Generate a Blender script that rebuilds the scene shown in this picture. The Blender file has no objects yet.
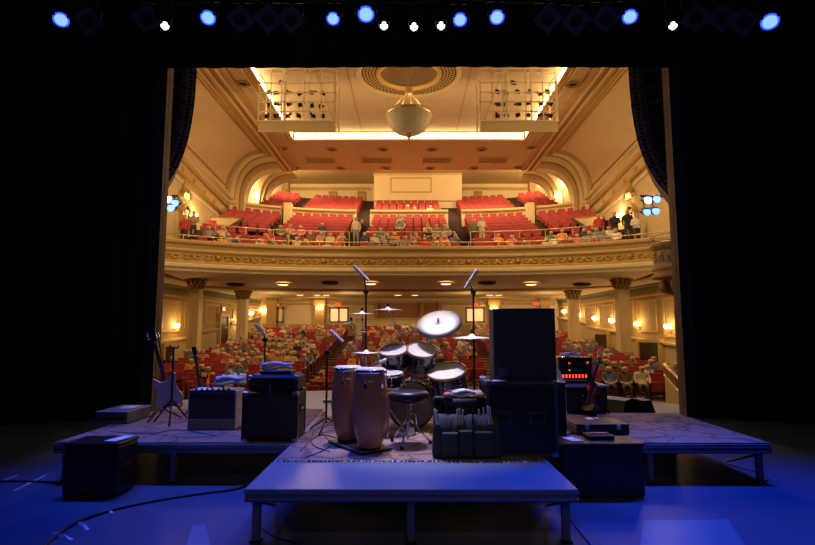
import bpy, math, random
from mathutils import Vector, Matrix, Euler
random.seed(7)
PI = math.pi
SC = bpy.context.scene
COL = SC.collection
R = math.radians
# ---------------------------------------------------------------- camera
F = 540.0; CX, CY = 407.5, 272.5
TILT = math.atan(57.5 / F); YAW = math.atan(1.5 / F)
CAMZ = 1.6
cd = bpy.data.cameras.new('camera'); cam = bpy.data.objects.new('camera', cd); COL.objects.link(cam)
cam.location = (0, 0, CAMZ); cam.rotation_euler = (PI / 2 + TILT, 0, YAW)
cd.sensor_fit = 'HORIZONTAL'; cd.sensor_width = 36; cd.lens = 36 * F / 815
cd.clip_start = 0.05; cd.clip_end = 200
SC.camera = cam
CR = Euler((PI / 2 + TILT, 0, YAW)).to_matrix()
def ray(px, py): return CR @ Vector(((px - CX) / F, (CY - py) / F, -1))
def atY(px, py, Y):
    d = ray(px, py); k = Y / d.y; return Vector((d.x * k, Y, CAMZ + d.z * k))
def atz(px, py, z):
    d = ray(px, py); k = (z - CAMZ) / d.z; return Vector((d.x * k, d.y * k, z))
def atx(px, py, x):
    d = ray(px, py); k = x / d.x; return Vector((x, d.y * k, CAMZ + d.z * k))
def proj(p):
    v = CR.transposed() @ (Vector(p) - Vector((0, 0, CAMZ)))
    if v.z > -0.01: return (-999, -999)
    return (CX + F * v.x / -v.z, CY - F * v.y / -v.z)
# ---------------------------------------------------------------- world, exposure
w = bpy.data.worlds.new('world'); SC.world = w; w.use_nodes = True
w.node_tree.nodes['Background'].inputs[0].default_value = (0.02, 0.03, 0.12, 1)
w.node_tree.nodes['Background'].inputs[1].default_value = 0.08
SC.view_settings.view_transform = 'Standard'; SC.view_settings.look = 'None'
SC.view_settings.exposure = -0.18; SC.view_settings.gamma = 1
SC.view_settings.use_curve_mapping = False
SC.cycles.use_denoising = True
try: SC.cycles.denoiser = 'OPENIMAGEDENOISE'
except Exception: pass
SC.cycles.max_bounces = 6; SC.cycles.sample_clamp_indirect = 4
WARM = (1.0, 0.675, 0.315)
BLUE = (0.01, 0.075, 1.0)
def light(kind, name, loc, power, color, size=0.1, aim=None, spot=60, blend=.6, sx=None, sy=None):
    d = bpy.data.lights.new(name, kind); d.energy = power; d.color = color
    if kind == 'AREA':
        d.shape = 'RECTANGLE'; d.size = sx; d.size_y = sy
    else: d.shadow_soft_size = size
    if kind == 'SPOT': d.spot_size = R(spot); d.spot_blend = blend
    o = bpy.data.objects.new(name, d); COL.objects.link(o); o.location = loc
    if aim is not None: o.rotation_euler = (Vector(aim) - Vector(loc)).to_track_quat('-Z', 'Y').to_euler()
    return o
# ---------------------------------------------------------------- materials
def mat(name, col, rough=.6, metal=0., var=.12, scale=8., bump=0., bscale=60., emit=None, es=0., coat=0., sheen=0.):
    m = bpy.data.materials.new(name); m.use_nodes = True; n = m.node_tree.nodes; l = m.node_tree.links
    b = n['Principled BSDF']; b.inputs['Roughness'].default_value = rough; b.inputs['Metallic'].default_value = metal
    tc = n.new('ShaderNodeTexCoord'); nz = n.new('ShaderNodeTexNoise'); nz.inputs['Scale'].default_value = scale
    nz.inputs['Detail'].default_value = 4
    l.new(tc.outputs['Object'], nz.inputs['Vector'])
    mx = n.new('ShaderNodeMix'); mx.data_type = 'RGBA'
    mx.inputs[6].default_value = (*[c * (1 - var) for c in col], 1); mx.inputs[7].default_value = (*[min(1, c * (1 + var)) for c in col], 1)
    l.new(nz.outputs['Fac'], mx.inputs[0]); l.new(mx.outputs[2], b.inputs['Base Color'])
    if bump:
        n2 = n.new('ShaderNodeTexNoise'); n2.inputs['Scale'].default_value = bscale; l.new(tc.outputs['Object'], n2.inputs['Vector'])
        bp = n.new('ShaderNodeBump'); bp.inputs['Strength'].default_value = bump; bp.inputs['Distance'].default_value = .02
        l.new(n2.outputs['Fac'], bp.inputs['Height']); l.new(bp.outputs['Normal'], b.inputs['Normal'])
    if emit:
        b.inputs['Emission Color'].default_value = (*emit, 1); b.inputs['Emission Strength'].default_value = es
    if coat: b.inputs['Coat Weight'].default_value = coat
    if sheen: b.inputs['Sheen Weight'].default_value = sheen
    return m
M = {}
def D(k, *a, **kw): M[k] = mat(k, *a, **kw)
D('cream', (.66, .50, .27), .75, bump=.15, bscale=3)
D('cream_light', (.80, .68, .46), .75, bump=.1, bscale=3)
D('plaster', (.70, .55, .31), .8, bump=.5, bscale=14, var=.08, scale=1.5)
D('ceil', (.60, .46, .28), .85, bump=.5, bscale=8, scale=2.)
D('soffit', (.52, .36, .19), .8, scale=2.)
D('gold', (.55, .36, .11), .5, .25, var=.25, scale=20)
D('gold_dark', (.34, .20, .06), .55, .2, var=.3, scale=20)
D('ochre', (.48, .32, .13), .7, var=.15)
D('green_trim', (.14, .13, .05), .7)
D('wallpaper', (.42, .29, .12), .8, var=.2, scale=3)
D('dado', (.50, .38, .19), .7)
D('door_brown', (.035, .018, .008), .5)
D('hole', (.02, .012, .006), .9)
D('balc_floor', (.05, .022, .015), .9)
D('main_floor', (.13, .06, .04), .9)
D('seat_red', (.33, .018, .022), .7, var=.25, scale=5, sheen=.3)
D('seat_frame', (.16, .012, .012), .6)
D('brass', (.75, .55, .28), .35, .7)
D('rail', (.55, .42, .25), .4, .4)
D('bulb', (1, .8, .5), emit=(1, .66, .28), es=60)
D('shade', (1, .8, .5), emit=(1, .6, .22), es=26)
D('glow_warm', (1, .85, .6), emit=(1, .70, .34), es=4)
D('cove', (1, .85, .6), emit=(1, .74, .40), es=8)
D('lamp_disc', (1, .85, .6), emit=(1, .62, .22), es=4)
D('exit_red', (.9, .1, .05), emit=(1, .10, .03), es=1.6)
D('exit_green', (.9, .8, .3), emit=(.9, .75, .2), es=2.5)
D('black_paint', (.010, .010, .012), .75)
D('black_matte', (.006, .006, .008), .9)
D('tolex', (.012, .012, .015), .55, bump=.3, bscale=300)
D('case_black', (.009, .008, .009), .35, var=.3)
D('case_edge', (.10, .10, .12), .45, .6)
D('metal', (.55, .55, .58), .25, .9)
D('chrome', (.8, .8, .82), .12, 1.)
D('black_metal', (.02, .02, .023), .4, .5)
D('velvet', (.020, .014, .020), .85, var=.3, scale=3)
D('return_wood', (.13, .075, .08), .65, var=.3, scale=4)
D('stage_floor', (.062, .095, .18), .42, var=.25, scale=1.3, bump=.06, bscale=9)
D('carpet', (.34, .22, .17), .95, var=.25, scale=12, bump=.6, bscale=90)
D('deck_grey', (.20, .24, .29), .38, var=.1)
D('deck_edge', (.20, .19, .20), .4, .5)
D('cymbal', (.88, .80, .62), .38, .5, var=.08, scale=30)
D('cymbal_pale', (.95, .93, .88), .45, .15, var=.05, scale=30)
D('conga_wood', (.42, .17, .08), .3, var=.35, scale=6, coat=.4)
D('skin_head', (.72, .68, .62), .5)
D('shell_dark', (.010, .022, .030), .2, .1, coat=.6)
D('hoop_gold', (.45, .30, .16), .35, .6)
D('stool_black', (.012, .012, .014), .35)
D('towel', (.80, .80, .80), .95, bump=.6, bscale=90)
D('paper', (.85, .85, .85), .8)
D('stick', (.70, .55, .33), .5)
D('bag', (.030, .036, .030), .65, bump=.3, bscale=120)
D('gtr_white', (.60, .62, .62), .25, coat=.6)
D('gtr_wood', (.42, .20, .09), .3, coat=.5)
D('gtr_neck', (.22, .09, .05), .35)
D('gtr_dark', (.035, .018, .016), .25, coat=.6)
D('amp_cloth', (.035, .033, .033), .85, bump=.6, bscale=200)
D('amp_white', (.62, .64, .68), .5)
D('cloth_band', (.20, .185, .17), .85)
D('led_red', (.9, .05, .02), emit=(1, .04, .015), es=4)
D('led_green', (.2, .9, .1), emit=(.3, 1, .2), es=3)
D('blue_lens', (.1, .2, 1), emit=(.10, .20, 1), es=4.5)
D('white_lens', (1, 1, 1), emit=(1, .98, .86), es=6)
D('blue_lamp', (.1, .2, 1), emit=(.12, .22, 1), es=3.2)
D('gel_frame', (.06, .05, .05), .6)
D('tape', (.75, .75, .78), .6)
D('cable', (.008, .008, .01), .5)
D('array_box', (.15, .125, .115), .6, bump=.2, bscale=200)
D('array_rail', (.42, .38, .35), .5, .3)
D('dome', (.22, .13, .06), .8)
D('lens_rim', (.05, .1, 1), emit=(.02, .06, 1), es=3)
D('silver', (.85, .85, .88), .4, .2)
D('bass_head', (.16, .13, .10), .25)
D('painted_sheen', (.14, .24, .34), .3)  # base colour that stands in for light reflected off the stage floor
D('skin', (.60, .36, .24), .6)
D('hair_dark', (.035, .02, .012), .7)
D('hair_grey', (.45, .41, .36), .7)
D('hair_brown', (.14, .075, .04), .7)
D('trousers', (.05, .045, .05), .8)
D('curtain_tan', (.45, .30, .14), .8)
for k, c in dict(white=(.78, .74, .66), cream=(.62, .52, .36), grey=(.24, .24, .22), black=(.025, .025, .028),
                 blue=(.14, .20, .30), green=(.16, .20, .11), orange=(.75, .33, .08), pink=(.66, .22, .18), tan=(.40, .28, .17), brown=(.18, .10, .06), navy=(.05, .06, .10), red=(.55, .06, .05)).items():
    D('shirt_' + k, c, .85)
# ---------------------------------------------------------------- mesh builder
class MB:
    def __init__(s, *mats):
        s.v = []; s.f = []; s.mi = []; s.sm = []; s.mats = list(mats); s.T = Matrix.Identity(4)
    def m(s, k):
        if k not in s.mats: s.mats.append(k)
        return s.mats.index(k)
    def add(s, vs, fs, k=None, smooth=False):
        b = len(s.v); i = s.m(k) if k else 0
        for p in vs: s.v.append(tuple(s.T @ Vector(p)))
        for f in fs: s.f.append(tuple(b + j for j in f)); s.mi.append(i); s.sm.append(smooth)
        return s
    def box(s, c, d, k=None, rz=0, rx=0, ry=0, taper=1., bev=0.):
        hx, hy, hz = d[0] / 2, d[1] / 2, d[2] / 2
        Rm = Matrix.Translation(c) @ Euler((rx, ry, rz)).to_matrix().to_4x4()
        if bev:
            b = min(bev, hx * .45, hy * .45, hz * .45); vs = []
            for z, ins in ((-hz, b), (-hz + b, 0), (hz - b, 0), (hz, b)):
                X, Y = hx - ins, hy - ins; q = b * (.6 if ins == 0 else .3)
                vs += [(-X + q, -Y, z), (X - q, -Y, z), (X, -Y + q, z), (X, Y - q, z), (X - q, Y, z), (-X + q, Y, z), (-X, Y - q, z), (-X, -Y + q, z)]
            fs = [tuple(range(7, -1, -1)), tuple(range(24, 32))]
            for r in range(3):
                for j in range(8): fs.append((r * 8 + j, r * 8 + (j + 1) % 8, r * 8 + 8 + (j + 1) % 8, r * 8 + 8 + j))
        else:
            vs = [(x * hx * (taper if z > 0 else 1), y * hy * (taper if z > 0 else 1), z * hz) for z in (-1, 1) for y in (-1, 1) for x in (-1, 1)]
            fs = [(0, 2, 3, 1), (4, 5, 7, 6), (0, 1, 5, 4), (2, 6, 7, 3), (0, 4, 6, 2), (1, 3, 7, 5)]
        return s.add([Rm @ Vector(p) for p in vs], fs, k)
    def cyl(s, a, b, r, k=None, r2=None, n=12, caps=True):
        a = Vector(a); b = Vector(b); r2 = r if r2 is None else r2; d = (b - a)
        q = d.to_track_quat('Z', 'Y').to_matrix(); vs = []
        for p, rr in ((a, r), (b, r2)):
            for i in range(n):
                t = 2 * PI * i / n; vs.append(p + q @ Vector((rr * math.cos(t), rr * math.sin(t), 0)))
        s.add(vs, [(i, (i + 1) % n, n + (i + 1) % n, n + i) for i in range(n)], k, True)
        if caps: s.add(vs, [tuple(range(n - 1, -1, -1)), tuple(range(n, 2 * n))], k)
        return s
    def tube(s, pts, r, k=None, n=6):
        pts = [Vector(p) for p in pts]; vs = []; rr = r if isinstance(r, (list, tuple)) else [r] * len(pts)
        up = Vector((0.13, .21, 1)).normalized()
        for i, p in enumerate(pts):
            d = (pts[min(i + 1, len(pts) - 1)] - pts[max(i - 1, 0)]).normalized()
            u = d.cross(up)
            if u.length < .05: u = d.cross(Vector((1, 0, 0)))
            u.normalize(); v = d.cross(u)
            for j in range(n):
                t = 2 * PI * j / n; vs.append(p + rr[i] * (math.cos(t) * u + math.sin(t) * v))
        fs = []
        for i in range(len(pts) - 1):
            for j in range(n): fs.append((i * n + j, i * n + (j + 1) % n, (i + 1) * n + (j + 1) % n, (i + 1) * n + j))
        L = (len(pts) - 1) * n
        fs += [tuple(range(n - 1, -1, -1)), tuple(range(L, L + n))]
        return s.add(vs, fs, k, True)
    def lathe(s, prof, k=None, n=24, c=(0, 0, 0), rot=None, smooth=True, a0=0, a1=2 * PI, sx=1.):
        """prof: (r,z) list"""
        full = abs(a1 - a0 - 2 * PI) < 1e-6; c = Vector(c); vs = []
        m_ = n if full else n + 1
        for (r, z) in prof:
            for i in range(m_):
                t = a0 + (a1 - a0) * i / n; p = Vector((r * math.cos(t) * sx, r * math.sin(t), z))
                if rot is not None: p = rot @ p
                vs.append(c + p)
        fs = []
        for r in range(len(prof) - 1):
            for i in range(n):
                j = (i + 1) % m_ if full else i + 1
                fs.append((r * m_ + i, r * m_ + j, (r + 1) * m_ + j, (r + 1) * m_ + i))
        return s.add(vs, fs, k, smooth)
    def sweep(s, prof, path, k=None, closed=False, smooth=False, ups=None):
        """path: list of (origin, u, v) frames; prof: (a,b) list -> origin + a*u + b*v"""
        vs = [Vector(o) + a * Vector(u) + b * Vector(v) for (o, u, v) in path for (a, b) in prof]; n = len(prof); fs = []
        for i in range(len(path) - 1):
            for j in range(n if closed else n - 1):
                j2 = (j + 1) % n; fs.append((i * n + j, i * n + j2, (i + 1) * n + j2, (i + 1) * n + j))
        if closed:
            fs += [tuple(range(n - 1, -1, -1)), tuple(range((len(path) - 1) * n, len(path) * n))]
        return s.add(vs, fs, k, smooth)
    def prism(s, poly, h, k=None, M4=None):
        """poly in xy extruded 0..h along z, then transformed"""
        n = len(poly); M4 = M4 or Matrix.Identity(4)
        vs = [M4 @ Vector((x, y, 0)) for x, y in poly] + [M4 @ Vector((x, y, h)) for x, y in poly]
        fs = [tuple(range(n - 1, -1, -1)), tuple(range(n, 2 * n))] + [(i, (i + 1) % n, n + (i + 1) % n, n + i) for i in range(n)]
        return s.add(vs, fs, k)
    def build(s, name, parent=None, loc=None, **tags):
        me = bpy.data.meshes.new(name); me.from_pydata(s.v, [], s.f)
        for k in s.mats: me.materials.append(M[k])
        me.polygons.foreach_set('material_index', s.mi); me.polygons.foreach_set('use_smooth', s.sm); me.update()
        o = bpy.data.objects.new(name, me); COL.objects.link(o)
        if parent is not None: o.parent = parent
        if loc is not None: o.location = loc
        for a, b in tags.items(): o[a] = b
        return o
def thing(name, label, cat, loc=(0, 0, 0), rz=0, group=None):
    o = bpy.data.objects.new(name, None); COL.objects.link(o); o.location = loc; o.rotation_euler = (0, 0, rz)
    o.empty_display_size = .1
    o['label'] = label; o['category'] = cat
    if group: o['group'] = group
    return o
def struct(mb, name): return mb.build(name, kind='structure')
def single(mb, name, label, cat, loc=None, group=None, rz=None):
    o = mb.build(name, loc=loc, label=label, category=cat)
    if group: o['group'] = group
    if rz is not None: o.rotation_euler = (0, 0, rz)
    return o
def dup(root, loc, label=None, rz=None, group=None, scale=None):
    r = root.copy(); COL.objects.link(r); r.location = loc
    if rz is not None: r.rotation_euler = (0, 0, rz)
    if label: r['label'] = label
    if group: r['group'] = group
    if scale: r.scale = scale
    for ch in list(root.children):
        c = ch.copy(); COL.objects.link(c); c.parent = r
        for g in list(ch.children):
            d = g.copy(); COL.objects.link(d); d.parent = c
    return r
def lerp(a, b, t): return a + (b - a) * t
# ---------------------------------------------------------------- lights
# house light: chandelier, ceiling downlights, coves, added fill points
light('POINT', 'chandelier_uplight', (0, 24.65, 12.1), 90, WARM, .5)
for x in (-4.5, 4.5): light('POINT', 'hall_fill', (x, 25.5, 9.6), 430, WARM, .8)  # added hall fill in open air either side of the chandelier, no fitting
for x, y in ((-8.3, 24), (-8.3, 31), (8.3, 24), (8.3, 31), (-6, 34.5), (-2, 34.5), (2, 34.5), (6, 34.5), (-6, 37.6), (-2, 37.6), (2, 37.6), (6, 37.6)):
    light('SPOT', 'ceiling_downlight', (x, y, 13.0), 1100, WARM, .3, (x * .9, y + 2, 6), 140, .8)
for x in (-9.3, -7.8, -3, 3.5, 7.8, 9.3): light('POINT', 'rear_cove_light', (x, 41.0 if abs(x) > 4 else 39.4, 13.9), 260, WARM, .3)
for px in (-8.3, -2.6, 2.4, 8.): light('SPOT', 'under_balcony_lamp', (px, 30.4 - (1 if abs(px) > 5 else 0), 4.15), 220, WARM, .3, (px, 30.5, 0), 170, .5)
for px in (-9, -4, 4, 9): light('POINT', 'under_balcony_fill', (px, 35.5, 2.9), 90, WARM, .4)  # added fill points without fittings, brighten the rear under the balcony
for px in (-7, -.8, .6, 6): light('SPOT', 'rear_balcony_lamp', (px, 37, 3.9), 160, WARM, .3, (px, 37, 0), 165, .5)
light('POINT', 'front_fill_left', (-9, 17.5, 8), 700, WARM, .5)  # added hall fill in open air out of view, no fitting
light('POINT', 'front_fill_right', (9, 17.5, 8), 700, WARM, .5)  # matching added hall fill on the right
# stage light
for x, ax in ((-3.2, -2.6), (3.2, 2.5)): light('SPOT', 'blue_stage_wash', (x, 6.45, 5.55), 380, BLUE, .12, (ax, 6.7, 0), 50, .9)
light('SPOT', 'upstage_fill', (.6, -1.2, 6.2), 150, (1, .84, .74), .3, (.2, 5.6, .4), 44, .9)  # added fill spot, unseen above and behind the camera, lifts the stage gear
for x, y, e, ax, ay in ((-4.2, 7.2, 640, -2.5, 4.5), (-2.4, 7.2, 430, -2, 5.5), (-.9, 7.2, 700, -.3, 4.2), (.5, 7.2, 700, .6, 4.2), (2.6, 7.2, 850, 2.8, 4.0), (4.4, 7.2, 1100, 3.8, 4.6)):
    light('SPOT', 'blue_stage_wash', (x, 6.45, 5.55), e, BLUE, .12, (ax, ay, 0), 62, .9)
for x, e, ax, ay, sp in ((-2.9, 120, -2.6, 6.4, 40), (-.3, 900, .1, 6.1, 36), (.3, 250, -.3, 5.2, 26), (.4, 400, .6, 6.1, 20), (3.1, 120, 2.2, 6.6, 40)):
    light('SPOT', 'white_stage_key', (x, 6.35, 5.4), e, (1, .84, .80), .1, (ax, ay, .9), sp, .9)
for s in (-1, 1): light('SPOT', 'front_of_house_spot', (s * 5, 23.6, 11.6), 4200, (.80, .62, .78), .15, (s * 3.0, 11.6, 0), 26, .9)
# ---------------------------------------------------------------- hall shape
ZS, ZR, SE = 13.2, 13.75, 38.4       # soffit height, raised ceiling height, rear edge of the soffit
def wx(Y): return 12.5 - .9 * (Y - 22) / 20.
def off(x): return 2.35 * (abs(x) / 11.) ** 3.2
def zb(Yr): return 5.15 + .42 * (Yr - 28.6)
def zm(Y): return -1.15 + 2.35 * (max(0, Y - 16) / 26.) ** 1.4
BX = [-12.45 + i * 24.9 / 48 for i in range(49)]
NEARX = {}
def arc(Yr, z, u=(0, -1, 0), v=(0, 0, 1), xs=None):
    out = []
    for x in (xs or BX):
        e = .05; dy = (-off(x + e) + off(x - e)) / (2 * e); t = Vector((1, dy, 0)).normalized()
        n = Vector((t.y, -t.x, 0))
        out.append((Vector((x, Yr - off(x), z)), n, Vector((0, 0, 1))))
    return out
def xs_between(a, b, n=12): return [a + (b - a) * i / n for i in range(n + 1)]

# ---- stage floor, hall floors
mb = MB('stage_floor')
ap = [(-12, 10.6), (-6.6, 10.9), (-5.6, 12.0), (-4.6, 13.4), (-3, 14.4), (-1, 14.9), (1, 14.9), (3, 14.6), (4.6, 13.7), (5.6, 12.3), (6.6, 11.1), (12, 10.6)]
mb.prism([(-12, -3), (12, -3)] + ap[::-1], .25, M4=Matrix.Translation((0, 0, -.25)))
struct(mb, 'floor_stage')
mb = MB('ochre')
for a, b in zip(ap[:-1], ap[1:]):
    mb.add([(a[0], a[1], -.25), (b[0], b[1], -.25), (b[0], b[1], -1.2), (a[0], a[1], -1.2)], [(0, 1, 2, 3)])
struct(mb, 'wall_stage_front')
mb = MB('main_floor')
ys = [10, 16] + [16 + i * .95 for i in range(1, 29)]
for a, b in zip(ys[:-1], ys[1:]):
    mb.add([(-13, a, zm(a)), (13, a, zm(a)), (13, b, zm(a)), (-13, b, zm(a)), (13, b, zm(b)), (-13, b, zm(b))], [(0, 1, 2, 3), (3, 2, 4, 5)])
struct(mb, 'floor_auditorium')
# ---- side walls: main level and balcony level
for s, side in ((-1, 'left'), (1, 'right')):
    mb = MB('wallpaper', 'cream', 'gold', 'green_trim', 'dado')
    Y = [14, 22, 27, 32, 37, 42.2]
    def q(y0, y1, z0, z1, k, d=0, z0b=None, z1b=None):
        a, b = s * (wx(y0) - d), s * (wx(y1) - d)
        mb.add([(a, y0, z0), (b, y1, z0b if z0b is not None else z0), (b, y1, z1b if z1b is not None else z1), (a, y0, z1)], [(0, 1, 2, 3)], k)
    for a, b in zip(Y[:-1], Y[1:]):
        q(a, b, -1.6, 4.6, 'wallpaper')
        q(a, b, 4.4, ZS, 'cream')
    struct(mb, 'wall_' + side)
    mb = MB('green_trim')     # cornice and rails under the balcony
    def bar(y0, y1, za, zb_, prof, k, d=0):
        path = [(Vector((s * (wx(y) - d), y, lerp(za, zb_, (y - y0) / (y1 - y0)))), Vector((-s, 0, 0)), Vector((0, 0, 1))) for y in (y0, (y0 + y1) / 2, y1)]
        mb.sweep(prof, path, k, closed=True)
    bar(14, 42, 3.62, 3.62, [(0, 0), (.08, 0), (.08, .18), (.16, .22), (.16, .30), (0, .30)], 'green_trim')
    bar(14, 42, 3.92, 3.92, [(0, 0), (.2, 0), (.35, .2), (.35, .3), (0, .3)], 'cream')
    bar(14, 42, 3.30, 3.30, [(0, 0), (.07, 0), (.07, .10), (0, .10)], 'gold')
    for y0, y1 in ((15, 24), (24, 30), (30, 36), (36, 42)):   # rail that climbs with the floor
        bar(y0, y1, zm(y0) + 1.45, zm(y1) + 1.25, [(0, 0), (.1, 0), (.14, .06), (.14, .16), (0, .18)], 'dado')
        bar(y0, y1, zm(y0) + .2, zm(y1) + .2, [(0, 0), (.03, 0), (.03, 1.1), (0, 1.1)], 'dado')
    for yy in (25.2, 27.8, 30.3, 32.9, 35.4, 38.0, 40.4):   # raised panel frames between the rail and the cornice
        for dy in (-.95, .95):
            p = s * (wx(yy + dy) - .03); mb.box((p, yy + dy, (zm(yy) + 1.9 + 3.1) / 2), (.06, .09, 3.1 - zm(yy) - 1.9), 'gold')
        for zz in (zm(yy) + 1.9, 3.1):
            mb.box((s * (wx(yy) - .03), yy, zz), (.06, 1.95, .09), 'gold', rz=-s * .045 * -1)
    struct(mb, 'trim_%s_wall' % side)
    # pilasters with gold capitals on the main level
    # ---- balcony level cornice stack, frieze
    mb = MB('cream')
    def ctop(y): return 10.5 + (y - 29.6) * -.157
    for dz, prof, k in ((0, [(0, 0), (.22, 0), (.3, .08), (.3, .2), (.5, .3), (.5, .42), (0, .42)], 'cream'),
                        (-.14, [(0, 0), (.16, 0), (.2, .14), (0, .14)], 'gold'),
                        (-.95, [(0, 0), (.1, 0), (.16, .08), (.16, .16), (0, .16)], 'gold'),
                        (-1.3, [(0, 0), (.06, 0), (.06, .10), (0, .10)], 'cream_light')):
        bar(20, 34.7, ctop(20) + dz, ctop(34.7) + dz, prof, k)
    for i in range(10):
        y = 21 + i * 1.45
        mb.lathe([(0, .07), (.12, .06), (.16, 0)], 'gold', 10, (s * (wx(y) - .02), y, ctop(y) - .52), Euler((0, -s * PI / 2, 0)).to_matrix())
    struct(mb, 'trim_%s_cornice' % side)
    # ---- cove between cornice and ceiling
    mb = MB('plaster')
    path = [(Vector((0, y, 0)), Vector((s, 0, 0)), Vector((0, 0, 1))) for y in (18, 35)]
    prof = []
    # panel moulding lines inside the cove
    def cv(t, y): b = ctop(y) + .4; return (9.3 + (wx(y) - .15 - 9.3) * max(0, math.cos(t)) ** .9, b + (ZS - b) * max(0, math.sin(t)) ** .9)
    vs = [(s * cv(i / 12 * PI / 2, y)[0], y, cv(i / 12 * PI / 2, y)[1]) for y in range(18, 36) for i in range(13)]
    mb.add(vs, [(j * 13 + i, j * 13 + i + 1, j * 13 + i + 14, j * 13 + i + 13) for j in range(17) for i in range(12)], 'plaster', True)
    for t in (.10, .18, 1.44, 1.50):
        mb.tube([(s * (cv(t, y)[0] - .03), y, cv(t, y)[1] - .03) for y in range(18, 35)] , .045, 'gold', 5)
    for y in (33.9, 34.15):
        mb.tube([(s * (cv(.12 + i * .124, y)[0] - .03), y, cv(.12 + i * .124, y)[1] - .03) for i in range(12)], .045, 'gold', 5)
    struct(mb, 'ceiling_cove_' + side)
    # ---- ceiling edge mouldings
    mb = MB('cream')
    for xa, xb, dz, k in ((9.38, 9.22, .20, 'gold'), (9.22, 8.98, .10, 'ochre'), (8.98, 8.88, .18, 'cream'), (8.88, 8.6, .07, 'gold_dark'), (8.6, 8.48, .16, 'cream'), (8.48, 8.2, .05, 'ochre'), (8.2, 8.12, .12, 'gold')):
        mb.box((s * (xa + xb) / 2, 28.2, ZS - dz / 2), (xa - xb, 20.4, dz), k)
    for xa, dz, k in ((7.25, .10, 'gold'), (7.45, .05, 'cream')):
        mb.box((s * xa, 25.5, ZS - dz / 2), (.1, 13.6, dz), k)
    struct(mb, 'trim_ceiling_' + side)
    # ---- arch ribs (two) with stepped mouldings
    for n_, (Ya, wide, o0, o1, z0, z1, th) in enumerate(((34.7, .9, 11.8, 9.3, 8.7, ZS + .35, 1.5), (38.9, .7, 11.3, 8.9, 9.4, ZS + .6, 1.2))):
        mb = MB('cream')
        N = 22
        def P(t, ins):   # quarter ellipse from wall to ceiling
            return Vector((s * (o1 - ins * .55 + (o0 - o1 - ins * .1) * math.cos(t) ** .8), Ya, z0 + 1.2 + (z1 - z0 - 1.2 - ins * .9) * math.sin(t) ** .8))
        rings = ((0, 0, 'gold'), (.10, -.10, 'cream_light'), (.5, -.10, 'gold'), (.6, -.02, 'cream'), (.95, -.02, 'gold_dark'), (1.05, .06, 'ochre'), (1.45, .06, 'cream'))
        for (i0, d0, k), (i1, d1, _) in zip(rings[:-1], rings[1:]):
            i0 *= th / 1.45; i1 *= th / 1.45
            vs = []
            for j in range(N + 1):
                t = j / N * PI / 2; a, b = P(t, i0), P(t, i1)
                vs += [a + Vector((0, d0, 0)), b + Vector((0, d0, 0)), b + Vector((0, d1, 0))]
            # straight jamb down to the balcony
            a, b = P(0, i0), P(0, i1)
            vs = [Vector((a.x, Ya + d0, z0 - 1.5)), Vector((b.x, Ya + d0, z0 - 1.5)), Vector((b.x, Ya + d1, z0 - 1.5))] + vs
            fs = []
            for j in range(N + 1): fs += [(3 * j, 3 * j + 1, 3 * j + 4, 3 * j + 3), (3 * j + 1, 3 * j + 2, 3 * j + 5, 3 * j + 4)]
            mb.add(vs, fs, k)
        vs = []
        for j in range(-1, N + 1):
            a = P(max(j, 0) / N * PI / 2, th)
            if j < 0: a.z = z0 - 1.5
            vs += [a, a + Vector((0, wide, 0))]
        mb.add(vs, [(2 * j, 2 * j + 1, 2 * j + 3, 2 * j + 2) for j in range(N + 1)], 'cream_light')
        # spandrel that closes the wall round the arch
        vs = []
        for j in range(N + 1):
            a = P(j / N * PI / 2, 0); t = j / N
            c = Vector((s * 12.6, Ya + .02, z0 + 1.2 + (z1 + .6 - z0 - 1.2) * min(1, 2 * t))) if t < .5 else Vector((s * lerp(12.6, o1 - 1, (t - .5) * 2), Ya + .02, z1 + .6))
            vs += [a + Vector((0, .02, 0)), c]
        vs = [Vector((s * o0, Ya + .02, z0 - 1.5)), Vector((s * 12.6, Ya + .02, z0 - 1.5))] + vs
        mb.add(vs, [(2 * j, 2 * j + 1, 2 * j + 3, 2 * j + 2) for j in range(N + 1)], 'plaster')
        struct(mb, 'trim_arch_%s_%s' % (side, ('front', 'rear')[n_]))
    mb = MB('ochre')  # bay between the two arches
    mb.add([(s * 12.3, 34.8, 6), (s * 12.3, 39.4, 6), (s * 12.3, 39.4, 14.6), (s * 12.3, 34.8, 14.6)], [(0, 1, 2, 3)], 'ochre')
    mb.add([(s * 12.3, 34.8, 13.9), (s * 12.3, 39.4, 13.9), (s * 9.3, 39.4, 13.9), (s * 9.3, 34.8, 13.9)], [(0, 1, 2, 3)], 'cream')
    for y in (36.2, 37.6): mb.box((s * 12.2, y, 10.6), (.2, .35, 4.6), 'cream')
    mb.add([(s * 11.2, 39.5, 6), (s * 10.9, 47.1, 6), (s * 10.9, 47.1, 14.6), (s * 11.2, 39.5, 14.6)], [(0, 1, 2, 3)], 'cream_light')
    struct(mb, 'wall_%s_bay' % side)
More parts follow.
